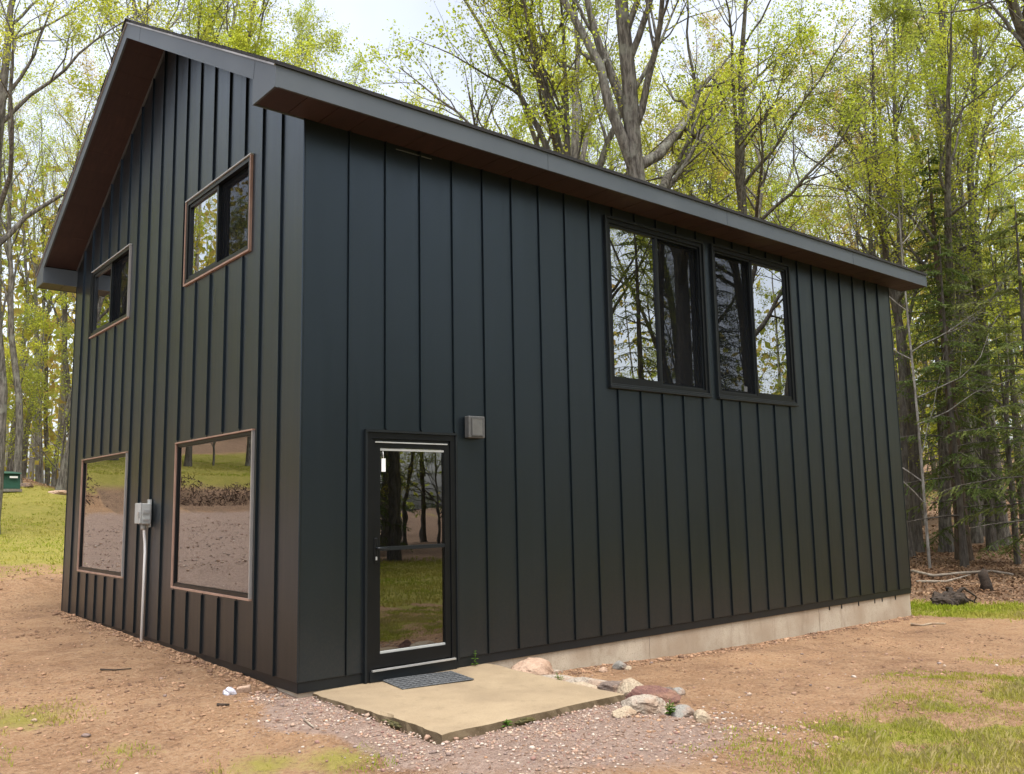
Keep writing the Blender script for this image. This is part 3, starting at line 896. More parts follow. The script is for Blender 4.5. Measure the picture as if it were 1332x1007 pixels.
# =================================================================== FIXTURES ON THE WALLS
lamp = empty('wall_light', (1.83, -.012, 2.075)); tag(lamp, 'square dark grey wall light fixture on the siding right of the glass door', 'wall light')
mb = MB().box(-.085, .085, -.012, .0, .02, .20); mb.build('back_plate', M['lampgrey'], lamp)
mb = MB().box(-.10, .10, -.085, -.0125, .0, .215); mb.bevel(.008, 2); mb.build('housing', M['lampgrey'], lamp)
mb = MB(); mb.box(-.062, .062, -.0925, -.0855, .03, .187); mb.build('lens', M['lampglass'], lamp)
mb = MB(); mb.box(-.07, .07, -.0945, -.0855, .187, .195); mb.box(-.07, .07, -.0945, -.0855, .022, .03); mb.box(-.07, -.062, -.0945, -.0855, .03, .187); mb.box(.062, .07, -.0945, -.0855, .03, .187)
mb.build('bezel', M['lampgrey'], lamp)

bx = empty('electrical_box', (-.032, 3.745, -.06)); tag(bx, 'light grey electrical box with white conduit on the gable between lower windows', 'electrical box')
mb = MB().box(-.115, -.012, -.09, .09, 1.34, 1.575); mb.bevel(.008, 2); mb.build('enclosure', M['boxgrey'], bx)
mb = MB().box(-.135, -.1155, -.096, .096, 1.345, 1.58); mb.bevel(.006, 2); cv = mb.build('cover', M['boxgrey'], bx)
MB().box(-.012, .010, -.04, .04, 1.30, 1.62).build('mounting_strap', M['boxgrey'], bx)
MB().box(-.150, -.1355, -.09, -.05, 1.42, 1.48).build('hasp', M['alum'], cv)
MB().box(-.100, -.03, -.101, -.0905, 1.46, 1.50).build('hinge', M['alum'], bx)
MB().box(-.100, -.03, -.101, -.0905, 1.38, 1.40).build('hinge', M['alum'], bx)
MB().tube([(-.055, .0, 1.32), (-.05, .0, 1.24), (-.035, .006, 1.12), (-.03, .008, 1.02), (-.03, .03, -.2)], .0155, 12).build('conduit', M['white'], bx)
MB().tube([(-.06, .0, 1.33), (-.06, .0, 1.275)], .031, 12).build('connector', M['boxgrey'], bx)

# =================================================================== DOORSTEP
def rough_slab():
    bm = bmesh.new()
    x0, x1, y0, y1 = SLAB
    nxs, nys = 40, 38
    zt = lambda x, y: -.092 + .017 * y + (float(vnoise([x], [y], 2.0, 61)[0]) - .5) * .008
    grid = {}
    for i in range(nxs + 1):
        for j in range(nys + 1):
            y = y0 + (y1 - y0) * j / nys; xl = .115 + .095 * (y / y0); x = xl + (x1 - xl) * i / nxs
            z = zt(x, y); ex = ey = 0
            if i in (0, nxs): ex = (float(vnoise([y], [i], 5, 62)[0]) - .5) * .035 + (float(vnoise([y], [i], 17, 66)[0]) - .5) * .02; z -= .006
            if j == 0: ey = (float(vnoise([x], [3.3], 5, 63)[0]) - .5) * .03; z -= .006
            if i == 0 and .35 < (j / nys) < .46: ex += .022; z -= .012
            grid[i, j] = bm.verts.new((x + ex, y + ey, z))
    for i in range(nxs):
        for j in range(nys):
            f = bm.faces.new((grid[i, j], grid[i + 1, j], grid[i + 1, j + 1], grid[i, j + 1])); f.smooth = False
    edge = [(i, 0) for i in range(nxs + 1)] + [(nxs, j) for j in range(1, nys + 1)] + [(i, nys) for i in range(nxs - 1, -1, -1)] + [(0, j) for j in range(nys - 1, 0, -1)]
    low = [bm.verts.new((grid[e].co.x + rg.uniform(-.006, .006), grid[e].co.y + rg.uniform(-.006, .006), -.34)) for e in edge]
    mid_ = [bm.verts.new((grid[e].co.x + rg.uniform(-.008, .008) * (e[1] < nys), grid[e].co.y + rg.uniform(-.008, .006) * (e[1] < nys), grid[e].co.z - .045)) for e in edge]
    k = len(edge)
    for q in range(k):
        p = (q + 1) % k
        bm.faces.new((grid[edge[q]], mid_[q], mid_[p], grid[edge[p]])); bm.faces.new((mid_[q], low[q], low[p], mid_[p]))
    bmesh.ops.recalc_face_normals(bm, faces=bm.faces)
    return bm
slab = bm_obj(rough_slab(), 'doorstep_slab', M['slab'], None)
tag(slab, 'weathered tan concrete doorstep slab on the ground before the door', 'concrete slab')

# door mat with raised chevron ribs
mat_ = empty('door_mat', (1.10, -.285, -.0925)); mat_.rotation_euler = (R(.97), 0, R(-8))
tag(mat_, 'dark grey rubber door mat lying on the concrete slab', 'door mat')
mb = MB().box(-.345, .345, -.215, .215, .0, .009); mb.bevel(.003); mb.build('base', M['rubber'], mat_)
mb = MB()
for r_ in range(6):
    for c2 in range(12):
        cx = -.335 + c2 * .055; cy = -.19 + r_ * .068
        for sgn in (-1, 1):
            p = [(cx + (.0 if sgn < 0 else .03), cy + (.0 if sgn < 0 else .03)), (cx + (.03 if sgn < 0 else .06), cy + (.03 if sgn < 0 else .0))]
            dx, dy = p[1][0] - p[0][0], p[1][1] - p[0][1]; l_ = math.hypot(dx, dy); nx_, ny_ = -dy / l_ * .006, dx / l_ * .006
            mb.prism([(p[0][0] + nx_, p[0][1] + ny_, .008), (p[1][0] + nx_, p[1][1] + ny_, .008), (p[1][0] - nx_, p[1][1] - ny_, .008), (p[0][0] - nx_, p[0][1] - ny_, .008)], (0, 0, .006))
mb.build('tread', M['rubber'], mat_)

# =================================================================== ROCKS AND SMALL THINGS
def rock_mesh(seed, sx, sy, sz, mat, sharp=.5):
    r_ = np.random.RandomState(seed)
    bm = bmesh.new(); bmesh.ops.create_icosphere(bm, subdivisions=4, radius=1.0)
    co = np.array([v.co[:] for v in bm.verts])
    co = co * (1 + .10 * (vnoise(co[:, 0] * 1.7 + co[:, 2], co[:, 1] * 1.7 - co[:, 2] * .7, 1.3, seed) - .5))[:, None]
    for k in range(int(10 + 10 * sharp)):
        nn = r_.normal(size=3); nn /= np.linalg.norm(nn); dd = 1 - sharp * r_.uniform(.2, .75)
        ov = np.maximum(co @ nn - dd, 0); co = co - nn * ov[:, None] * .93
    co = co * (1 + .11 * (vnoise(co[:, 0] * 6 + co[:, 2] * 5, co[:, 1] * 6 - co[:, 2] * 4, 1.5, seed + 3) - .5))[:, None]
    co = co * np.array([sx, sy, sz])
    for v, c_ in zip(bm.verts, co): v.co = c_
    me = bpy.data.meshes.new('rock'); bm.to_mesh(me); bm.free(); me.materials.append(mat)
    return me

def rock(name, px, py, zg, size, mat, label, seed, rz=0., sharp=.5, sink=.35, group=None):
    """px,py: where its middle meets the ground in the photo"""
    d = ray(px, py); t_ = (zg - CAM[2]) / d[2]; P = CAM + d * t_
    size = (size[0] * 1.28, size[1] * 1.28, size[2] * 1.08)
    o = link(name, rock_mesh(seed, *size, mat, sharp))
    o.location = (P[0], P[1], tz(P[0], P[1]) + size[2] * (1 - 2 * sink) * .62); o.rotation_euler = (0, 0, rz)
    return tag(o, label, 'rock', group)
GRP = 'rocks beside the slab'
rock('boulder', 692, 878, -.24, (.22, .15, .135), M['st_pink'], 'rounded pinkish boulder against the foundation behind the slab', 3, .2, .25, .3, GRP)
rock('rock', 646, 876, -.24, (.17, .12, .085), M['st_cream'], 'flat cream rock left of the pinkish boulder by the wall', 5, .5, .5, .35, GRP)
rock('rock', 722, 888, -.24, (.20, .10, .06), M['st_white'], 'long low pale rock along the slab edge below the boulder', 8, -.9, .4, .35, GRP)
rock('rock', 768, 893, -.24, (.20, .12, .075), M['st_white'], 'larger pale flat rock midway along the slab edge', 13, -1.0, .5, .35, GRP)
rock('rock', 754, 901, -.22, (.15, .07, .05), M['st_cream'], 'narrow cream rock touching the slab edge midway', 15, -.9, .5, .35, GRP)
rock('rock', 802, 901, -.22, (.15, .10, .08), M['st_brown'], 'dark brown rock just behind the slab corner', 17, -.3, .5, .32, GRP)
rock('rock', 826, 906, -.22, (.13, .13, .115), M['st_cream'], 'tall angular cream rock at the right slab corner', 22, .3, .7, .25, GRP)
rock('rock', 846, 914, -.22, (.21, .075, .095), M['st_red'], 'dark red slanting rock leaning over the slab corner rocks', 25, -.75, .7, .22, GRP)
rock('rock', 866, 911, -.24, (.13, .10, .085), M['st_brown'], 'rounded brown rock right of the dark red rock', 27, .4, .4, .3, GRP)
rock('rock', 836, 932, -.22, (.17, .12, .095), M['st_white'], 'big pale speckled rock in front of the dark red rock', 31, -.6, .65, .28, GRP)
rock('rock', 885, 938, -.24, (.105, .075, .06), M['st_grey'], 'grey rock between grass tufts right of the slab', 33, .2, .5, .32, GRP)
rock('rock', 913, 944, -.24, (.075, .06, .055), M['st_cream'], 'small cream rock furthest right of the slab rocks', 37, .7, .5, .3, GRP)
rock('rock', 881, 904, -.28, (.065, .05, .04), M['st_grey'], 'small grey stone alone on bare soil right of slab', 39, .1, .4, .3, GRP)
rock('rock', 806, 868, -.30, (.075, .06, .055), M['st_grey'], 'small grey stone on the soil below the foundation', 41, .5, .45, .28, GRP)
rock('rock', 816, 868, -.30, (.05, .04, .03), M['st_cream'], 'tiny cream stone beside the small grey foundation stone', 43, .9, .4, .28, GRP)
rock('rock', 785, 873, -.30, (.045, .04, .035), M['st_pink'], 'tiny pink stone on soil below the foundation', 45, .2, .4, .28, GRP)
rock('rock', 714, 876, -.28, (.16, .05, .03), M['st_white'], 'thin pale stone lying along the foundation right of boulder', 47, .1, .4, .3, GRP)
rock('rock', 812, 935, -.20, (.09, .06, .05), M['st_cream'], 'small pale stone tucked under the slab corner', 49, .1, .4, .35, GRP)
d = ray(317, 917); P = CAM + d * ((-.2 - CAM[2]) / d[2])
mb = MB().box(-.055, .055, -.032, .032, -.018, .03); mb.bevel(.007, 2)
bk = mb.build('brick_fragment', M['st_pink'], None, (P[0], P[1], tz(P[0], P[1]) + .014)); bk.rotation_euler = (R(6), R(-8), R(-35))
tag(bk, 'small pinkish brick fragment on the soil near the building corner', 'brick')
# crumpled plastic
d = ray(298, 921); P = CAM + d * ((-.2 - CAM[2]) / d[2])
bm = bmesh.new(); bmesh.ops.create_icosphere(bm, subdivisions=3, radius=.05)
for v in bm.verts:
    a_ = float(vnoise([v.co.x * 40 + v.co.z * 31], [v.co.y * 40 - v.co.z * 17], 1, 7)[0])
    v.co = v.co * (.6 + .75 * a_); v.co.z *= .75
pl = bm_obj(bm, 'plastic_wrapper', M['plastic'], None); pl.location = (P[0], P[1], tz(P[0], P[1]) + .015)
tag(pl, 'crumpled pale plastic wrapper on the soil beside the brick fragment', 'litter')

def stick(name, pts_px, zg, rad, mat, label, cat='stick', lift=.01):
    P = []
    for (px, py) in pts_px:
        d = ray(px, py); q = CAM + d * ((zg - CAM[2]) / d[2]); P.append([q[0], q[1], tz(q[0], q[1]) + lift])
    base = np.array(P[0])
    n_ = len(P); mb = MB().tube([tuple(np.array(p) - base) for p in P], [rad * (1 - .5 * i / (n_ - 1)) for i in range(n_)], 6)
    o = mb.build(name, mat, None, tuple(base)); tag(o, label, cat); return o
stick('twig', [(396, 955), (402, 960), (408, 965)], -.2, .010, M['st_white'], 'short whitish stick on the soil left of the slab')
stick('twig', [(130, 892), (150, 894), (170, 890)], -.18, .010, M['rot'], 'thin dark twig lying on bare soil before the gable')
stick('twig', [(282, 940), (290, 940), (298, 939)], -.2, .014, M['rot'], 'short dark bark scrap below the brick fragment')
stick('fallen_branch', [(1187, 748), (1215, 753), (1248, 751), (1290, 749), (1318, 752)], -.42, .05, M['deadwood'], 'long pale fallen branch across the leaf litter near the far corner', 'branch', .05)
stick('fallen_branch', [(1185, 814), (1200, 815), (1212, 813), (1230, 813)], -.42, .022, M['st_cream'], 'short pale stick on grass edge right of the building', 'branch', .015)
stick('fallen_branch', [(1192, 757), (1230, 757), (1262, 752)], -.42, .035, M['deadwood'], 'thinner fallen branch just below the long pale one', 'branch', .04)

# rotten stump with torn roots near the wood edge
d = ray(1238, 785); P = CAM + d * ((-.43 - CAM[2]) / d[2])
stp = empty('rotten_stump', (P[0], P[1], tz(P[0], P[1]) - .08)); stp.scale = (.8, .8, .75); tag(stp, 'blackened rotten stump with torn roots on the leaf litter', 'stump')
rr = random.Random(8)
bm = bmesh.new(); bmesh.ops.create_icosphere(bm, subdivisions=4, radius=1)
for v in bm.verts:
    c_ = v.co.copy(); k_ = .45 + 1.1 * float(fbm([c_.x * 2.1 + c_.z * 1.3], [c_.y * 2.1 - c_.z], 1.2, 14, 4)[0])
    v.co = Vector((c_.x * .48 * k_, c_.y * .30 * k_, .16 + c_.z * .22 * k_ + .06 * abs(math.sin(c_.x * 5)) * k_))
bm_obj(bm, 'trunk', M['rot'], stp)
for k in range(13):
    a_ = rr.uniform(0, 6.28); l_ = rr.uniform(.3, .75); up_ = rr.uniform(-.05, .28)
    s0 = (rr.uniform(-.3, .3), rr.uniform(-.1, .15), rr.uniform(.1, .3)); pts_ = [s0]
    for q in range(1, 5):
        pts_.append((s0[0] + math.cos(a_ + rr.uniform(-.5, .5)) * l_ * q / 4, s0[1] + math.sin(a_ + rr.uniform(-.5, .5)) * l_ * q / 4, s0[2] + up_ * math.sin(q * .9) - .05 * q))
    MB().tube(pts_, [.05, .042, .03, .02, .008], 6).build('root', M['rot'], stp)
d = ray(1283, 768); P = CAM + d * ((-.43 - CAM[2]) / d[2])
st2 = empty('rotten_stump', (P[0], P[1], tz(P[0], P[1]) - .05)); tag(st2, 'small upright rotten stub on the leaf litter right of the torn stump', 'stump')
MB().tube([(0, 0, 0), (.02, 0, .18), (-.02, .03, .36), (.02, 0, .46)], [.15, .11, .10, .05], 8).build('trunk', M['rot'], st2)
MB().tube([(0, 0, .1), (.15, .1, .05), (.26, .14, -.03)], [.06, .05, .03], 6).build('root', M['rot'], st2)

# green utility cabinet on the lawn
P = at_depth(6, 626, 33.0)
ub = empty('utility_cabinet', (P[0], P[1], tz(P[0], P[1]) - .02), R(14)); tag(ub, 'dark green metal utility cabinet on the lawn at the wood edge', 'utility box')
mb = MB().box(-.80, .45, -.45, .45, .0, .10); mb.build('pad', M['st_grey'], ub)
mb = MB().prism([(-.75, -.40, .10), (-.75, .40, .10), (-.75, .40, .74), (-.75, -.32, .66)], (1.15, 0, 0)); mb.bevel(.015, 2); mb.build('cabinet', M['greenbox'], ub)
mb = MB().prism([(-.78, -.43, .10 + .565), (-.78, .43, .66), (-.78, .43, .78), (-.78, -.36, .70)], (1.21, 0, 0)); mb.bevel(.01); mb.build('lid', M['greenbox'], ub)
MB().box(.0, .28, -.405, -.375, .50, .57).build('warning_label', M['white'], ub)
# flat stones at the wood edge
for (px, py, dd, sz, sd, lab) in ((76, 629, 34, (.42, .25, .14), 71, 'flat pale stone at the foot of the tree near the gable edge'),
                                  (33, 628, 34.5, (.35, .2, .12), 73, 'low brown stone behind the utility cabinet on the lawn edge')):
    P = at_depth(px, py, dd); o = link('rock', rock_mesh(sd, *sz, M['st_brown'] if sd == 73 else M['st_pink'], .5)); o.location = (P[0], P[1], tz(P[0], P[1]) + sz[2] * .3); tag(o, lab, 'rock')

# =================================================================== TREES
class TreeGeo:
    def __init__(self, seed): self.r = np.random.RandomState(seed); self.V = []; self.F = []; self.n = 0; self.LP = []; self.LD = []
    def tube(self, P, rad, k):
        P = np.asarray(P); m_ = len(P)
        Tn = np.gradient(P, axis=0); Tn /= np.linalg.norm(Tn, axis=1)[:, None] + 1e-9
        ref = np.array([0.31, .95, .05]) if abs(Tn[0, 1]) < .9 else np.array([1., 0, 0])
        A = np.cross(Tn, ref); A /= np.linalg.norm(A, axis=1)[:, None] + 1e-9
        Bn = np.cross(Tn, A)
        th = np.arange(k) * 2 * np.pi / k
        ringv = P[:, None, :] + (A[:, None, :] * np.cos(th)[None, :, None] + Bn[:, None, :] * np.sin(th)[None, :, None]) * np.asarray(rad)[:, None, None]
        self.V.append(ringv.reshape(-1, 3))
        i = np.arange(m_ - 1)[:, None] * k; j = np.arange(k)[None, :]; j2 = (j + 1) % k
        q = np.stack([i + j, i + j2, i + k + j2, i + k + j], -1).reshape(-1, 4) + self.n
        self.F.append(q); self.n += m_ * k
    def path(self, p, d, length, nseg, wob, trop=0.):
        P = [np.array(p, float)]; d = np.array(d, float); d /= np.linalg.norm(d)
        st = length / nseg
        for _ in range(nseg):
            d = d + self.r.normal(size=3) * wob; d[2] += trop; d /= np.linalg.norm(d)
            P.append(P[-1] + d * st)
        return np.array(P)
    def side(self, d, ang):
        d = d / np.linalg.norm(d)
        v = self.r.normal(size=3); v -= d * v.dot(d); v /= np.linalg.norm(v)
        return d * math.cos(ang) + v * math.sin(ang)
    def branch(self, p, d, length, rad, level, maxl, wob, trop, nchild, k):
        ns = max(3, int(5 + length * 1.1)) if level < maxl else 3
        ns = min(ns, 9)
        P = self.path(p, d, length, ns, wob, trop)
        rr_ = rad * (1 - .82 * np.linspace(0, 1, ns + 1))
        self.tube(P, rr_, k)
        if level >= maxl:
            self.LP.append(P); return P
        nch = nchild[min(level, len(nchild) - 1)]
        nch = max(2, int(round(nch * self.r.uniform(.75, 1.25))))
        for c_ in range(nch):
            f = self.r.uniform(.22, 1.0) if level else self.r.uniform(.3, 1.0)
            i = min(int(f * ns), ns - 1); q = P[i] + (P[i + 1] - P[i]) * (f * ns - i)
            dd = P[i + 1] - P[i]
            ll = length * self.r.uniform(.32, .58) * (1.15 - .45 * f)
            self.branch(q, self.side(dd, self.r.uniform(.45, .95)), ll, max(rad * (1 - .8 * f) * .55, .006), level + 1, maxl, wob * 1.1, trop, nchild, max(3, k - 2))
        return P

def leaves_mesh(name, g, per, size, spread, mat, flat=.5):
    r_ = g.r
    pts = np.concatenate([P[1:] for P in g.LP]); n0 = len(pts)
    keep = r_.rand(n0) < .93
    pts = pts[keep]
    c = np.repeat(pts, per, 0); m_ = len(c)
    c = c + r_.normal(size=(m_, 3)) * spread
    nrm = r_.normal(size=(m_, 3)); nrm[:, 2] += flat * 2; nrm /= np.linalg.norm(nrm, axis=1)[:, None]
    t1 = r_.normal(size=(m_, 3)); t1 -= nrm * (t1 * nrm).sum(1)[:, None]; t1 /= np.linalg.norm(t1, axis=1)[:, None]
    t2 = np.cross(nrm, t1)
    s = size * r_.uniform(.55, 1.25, (m_, 1))
    V = np.stack([c - t1 * s * .55, c + t2 * s * .38 + nrm * s * .08, c + t1 * s * .6, c - t2 * s * .38 + nrm * s * .08], 1).reshape(-1, 3)
    F = np.arange(m_ * 4).reshape(-1, 4)
    return mesh_np(name, V, [F], mat), m_

def hardwood(seed, Ht, r0, bole, lean=.03, nl=14, nchild=(5, 4), per=4, size=.10, spread=.10, forks=(), limb=(.35, .6), ang=(.45, .95), mat_bark='bark_grey', mat_leaf='leaf_lime', wob=.13, trunk_wob=.05):
    g = TreeGeo(seed)
    ns = 14
    P = g.path((0, 0, -.25), (lean, lean * .4, 1), Ht * .96, ns, trunk_wob, .02)
    t_ = np.linspace(0, 1, ns + 1)
    rad = r0 * (1 - t_) ** .75 * .93 + .012
    rad[0] *= 1.45; 
    P = np.insert(P, 1, P[0] * .55 + P[1] * .45, 0); rad = np.insert(rad, 1, r0 * 1.04)
    g.tube(P, rad, 10)
    def at(f):
        x = f * (len(P) - 1); i = min(int(x), len(P) - 2); return P[i] + (P[i + 1] - P[i]) * (x - i), P[i + 1] - P[i], np.interp(f, np.linspace(0, 1, len(P)), rad)
    for (f, az, an, lf) in forks:
        q, dd, rr_ = at(f)
        d = np.array([math.cos(az) * math.sin(an), math.sin(az) * math.sin(an), math.cos(an)])
        g.branch(q, d, Ht * lf, rr_ * .72, 0, 2, wob * .8, .035, (9, nchild[1]), 8)
    for c_ in range(nl):
        f = bole + (1 - bole) * ((c_ + g.r.uniform(.0, .9)) / nl)
        q, dd, rr_ = at(min(f, .985))
        az = g.r.uniform(0, 6.283) + c_ * 2.4; an = g.r.uniform(*ang)
        d = np.array([math.cos(az) * math.sin(an), math.sin(az) * math.sin(an), math.cos(an)])
        ll = Ht * g.r.uniform(*limb) * (.30 + .55 * (1 - f)) * .95
        g.branch(q, d, max(ll, 1.2), max(rr_ * .5, .018), 0, 2, wob, .03, nchild if ll > 2.2 else (4, 3), 6)
    # crown is also carried by the leader
    g.LP.append(P[-3:])
    tm = mesh_np('trunk', np.concatenate(g.V), [np.concatenate(g.F)], M[mat_bark], True)
    cmesh, nleaf = leaves_mesh('crown', g, per, size, spread, M[mat_leaf])
    return tm, cmesh

def hemlock(seed, Ht, r0, low=.12, mat_bark='bark_dark', blen=.26):
    g = TreeGeo(seed)
    P = g.path((0, 0, -.2), (.01, 0, 1), Ht, 10, .012, .02)
    rad = r0 * (1 - np.linspace(0, 1, 11)) ** .85 + .01; rad[0] *= 1.3
    g.tube(P, rad, 9)
    SP = []; SD = []; SU = []
    nb = int(Ht * 4.6)
    for k in range(nb):
        f = low + (1 - low) * (k / nb) ** .95
        x = f * 10; i = min(int(x), 9); q = P[i] + (P[i + 1] - P[i]) * (x - i)
        az = k * 2.4 + g.r.uniform(-.4, .4); ln = Ht * blen * (1 - f) ** .7 * g.r.uniform(.6, 1.15) + .25
        d = np.array([math.cos(az), math.sin(az), g.r.uniform(-.05, .3)])
        bp = g.path(q, d, ln, 7, .06, -.055)
        g.tube(bp, np.linspace(max(.035 * (1 - f), .012), .004, 8), 4)
        if f < low + .06 and g.r.rand() < .55: continue       # dead lower boughs stay bare
        for j in range(1, 8):
            dd = bp[j] - bp[j - 1]; dd /= np.linalg.norm(dd)
            hz = np.cross(dd, [0, 0, 1.]); hz /= np.linalg.norm(hz) + 1e-9
            for sgn in (-1, 1):
                for h_ in range(2):
                    sl_ = ln * .30 * (1.1 - j / 8.5) * g.r.uniform(.5, 1.2) + .12
                    sd = dd * .65 + hz * sgn * .8 + np.array([0, 0, g.r.uniform(-.28, .02)]); sd /= np.linalg.norm(sd)
                    o0 = bp[j - 1] + (bp[j] - bp[j - 1]) * g.r.rand()
                    nn = max(4, int(sl_ / .055))
                    for s_ in range(nn):
                        SP.append(o0 + sd * sl_ * (s_ + g.r.rand()) / nn + np.array([0, 0, -.03 * s_ * .5])); SD.append(sd + g.r.normal(size=3) * .35); SU.append(g.r.normal(size=3) * .25 + np.array([0, 0, 1.]))
            SP.append(bp[j]); SD.append(dd + g.r.normal(size=3) * .2); SU.append(np.array([0, 0, 1.]) + g.r.normal(size=3) * .2)
    c = np.array(SP); t1 = np.array(SD); t1 /= np.linalg.norm(t1, axis=1)[:, None]
    up = np.array(SU); t2 = np.cross(up, t1); t2 /= np.linalg.norm(t2, axis=1)[:, None]
    m_ = len(c); s = g.r.uniform(.06, .13, (m_, 1)); w_ = s * g.r.uniform(.16, .28, (m_, 1))
    V = np.stack([c - t1 * s * .5, c + t2 * w_, c + t1 * s * .75 - np.array([0, 0, .02]), c - t2 * w_], 1).reshape(-1, 3)
    return mesh_np('trunk', np.concatenate(g.V), [np.concatenate(g.F)], M[mat_bark], True), mesh_np('crown', V, [np.arange(m_ * 4).reshape(-1, 4)], M['needle'])

PROTO = {
    'tall0': hardwood(101, 21, .24, .38, .02, 15, (7, 6), 12, .08, .11),
    'tall1': hardwood(102, 23, .28, .45, -.03, 14, (7, 6), 12, .08, .11),
    'tall2': hardwood(103, 19, .19, .35, .04, 15, (7, 6), 12, .078, .11, mat_leaf='leaf_olive'),
    'tall3': hardwood(104, 22, .22, .42, .0, 16, (7, 6), 12, .078, .11, mat_bark='bark_dark', mat_leaf='leaf_ochre'),
    'tall4': hardwood(105, 24, .30, .5, .02, 13, (8, 6), 12, .08, .11, mat_leaf='leaf_lime'),
    'maple0': hardwood(111, 23, .36, .52, .0, 9, (9, 6), 9, .08, .11, forks=((.50, 2.3, .42, .40), (.51, -.75, .95, .42), (.55, .8, .5, .36), (.47, -.3, 1.15, .28))),
    'maple1': hardwood(112, 22, .26, .5, -.03, 10, (9, 6), 8, .078, .11, forks=((.50, 2.5, .5, .38), (.56, -.6, .45, .36), (.44, 2.2, 1.0, .30))),
    'sparse0': hardwood(121, 21, .17, .42, .05, 12, (6, 5), 5, .075, .15, limb=(.4, .6), ang=(.25, .6)),
    'sparse1': hardwood(122, 22, .15, .5, -.02, 11, (6, 5), 5, .075, .15, limb=(.4, .6), ang=(.2, .5), mat_leaf='leaf_olive'),
    'young0': hardwood(131, 9, .07, .18, .05, 16, (5, 5), 9, .075, .13, limb=(.45, .75), ang=(.5, 1.1), mat_leaf='leaf_ochre'),
    'young1': hardwood(132, 7, .05, .15, -.04, 15, (5, 5), 9, .075, .13, limb=(.45, .75), ang=(.6, 1.2), mat_leaf='leaf_lime'),
    'young2': hardwood(133, 11, .09, .2, .02, 17, (5, 5), 9, .075, .13, limb=(.45, .7), ang=(.5, 1.1), mat_leaf='leaf_olive'),
    'birch0': hardwood(141, 11, .034, .22, .0, 12, (3, 3), 1, .07, .12, limb=(.4, .7), ang=(.7, 1.3), mat_bark='bark_birch', mat_leaf='leaf_olive', trunk_wob=.015),
    'hem0': hemlock(151, 13, .17, .17, blen=.24),
    'hem1': hemlock(152, 9, .09, .14, blen=.28),
    'hem2': hemlock(153, 15, .24, .34, blen=.20),
}
rt_ = random.Random(77)
def tree(kind, x, y, label, group=None, rz=None, sc=1., bark=None, leafm=None, name=None, tilt=(0, 0)):
    tm, cm_ = PROTO[kind]
    nm = name or {'hem': 'hemlock_tree', 'bir': 'birch_tree', 'you': 'young_tree'}.get(kind[:3], 'hardwood_tree')
    e = empty(nm, (x, y, tz(x, y)), rt_.uniform(0, 6.28) if rz is None else rz)
    e.rotation_euler[0] = tilt[0]; e.rotation_euler[1] = tilt[1]
    e.scale = (sc, sc, sc * rt_.uniform(.95, 1.05))
    tag(e, label, 'tree', group)
    a_ = link('trunk', tm, e); b_ = link('crown', cm_, e)
    if bark: a_.material_slots[0].link = 'OBJECT'; a_.material_slots[0].material = M[bark]
    if leafm: b_.material_slots[0].link = 'OBJECT'; b_.material_slots[0].material = M[leafm]
    return e
def ptree(kind, px, py, d, label, **kw):
    P = at_depth(px, py, d); return tree(kind, P[0], P[1], label, **kw)

# -- trees the photo singles out
ptree('tall1', -8, 560, 23, 'thick grey leaning trunk at the far left edge of the picture', sc=.82, tilt=(0, R(2.5)), rz=0.3)
ptree('sparse0', 27, 560, 35, 'slim trunk standing right behind the green utility cabinet', sc=.9)
ptree('tall0', 82, 600, 36, 'stout rough grey tree close to the left edge of the gable', sc=1.0, bark='bark_grey')
ptree('sparse1', 72, 590, 43, 'small tree behind the grassy rise left of the gable', sc=.8)
ptree('sparse0', 205, 20, 28, 'bare slender tree rising just right of the roof peak', sc=1.05, rz=1.)
ptree('sparse1', 238, 20, 30, 'tall slim bare trunk above the upper rake', sc=1.1, rz=2.)
ptree('sparse0', 262, 20, 33, 'leaning slim tree furthest right of the bare ones above the rake', sc=1.1, rz=4.4)
ptree('tall0', 390, 60, 30, 'pale grey straight trunk above the near eave corner', sc=1.05, rz=2.0)
ptree('tall2', 366, 60, 27, 'darker limb-forked tree left of the pale trunk above the eave corner', sc=.9, bark='bark_dark', leafm='leaf_lime')
ptree('maple1', 716, 150, 28, 'twin-stemmed grey tree above the roof left of centre', sc=1.0, rz=.6)
ptree('maple1', 772, 150, 25, 'grey forked trunk above the roof, left of the biggest trunk', sc=1.02, rz=2.9)
ptree('tall3', 748, 170, 23, 'dark crooked stem just left of the grey forked trunk', sc=.8, leafm='leaf_lime', rz=1.2)
ptree('maple0', 832, 170, 23.5, 'biggest grey trunk forking wide above the roof centre', sc=1.0, rz=R(35))
ptree('tall2', 888, 200, 33, 'slim tree right of the biggest forked trunk', sc=1.0, leafm='leaf_lime')
ptree('maple1', 978, 260, 27, 'many-limbed tree above the long eave right of centre', sc=.9, rz=4.0, leafm='leaf_lime')
ptree('tall3', 1150, 300, 36, 'slender ochre-leaved tree above the right end of the eave', sc=.95)
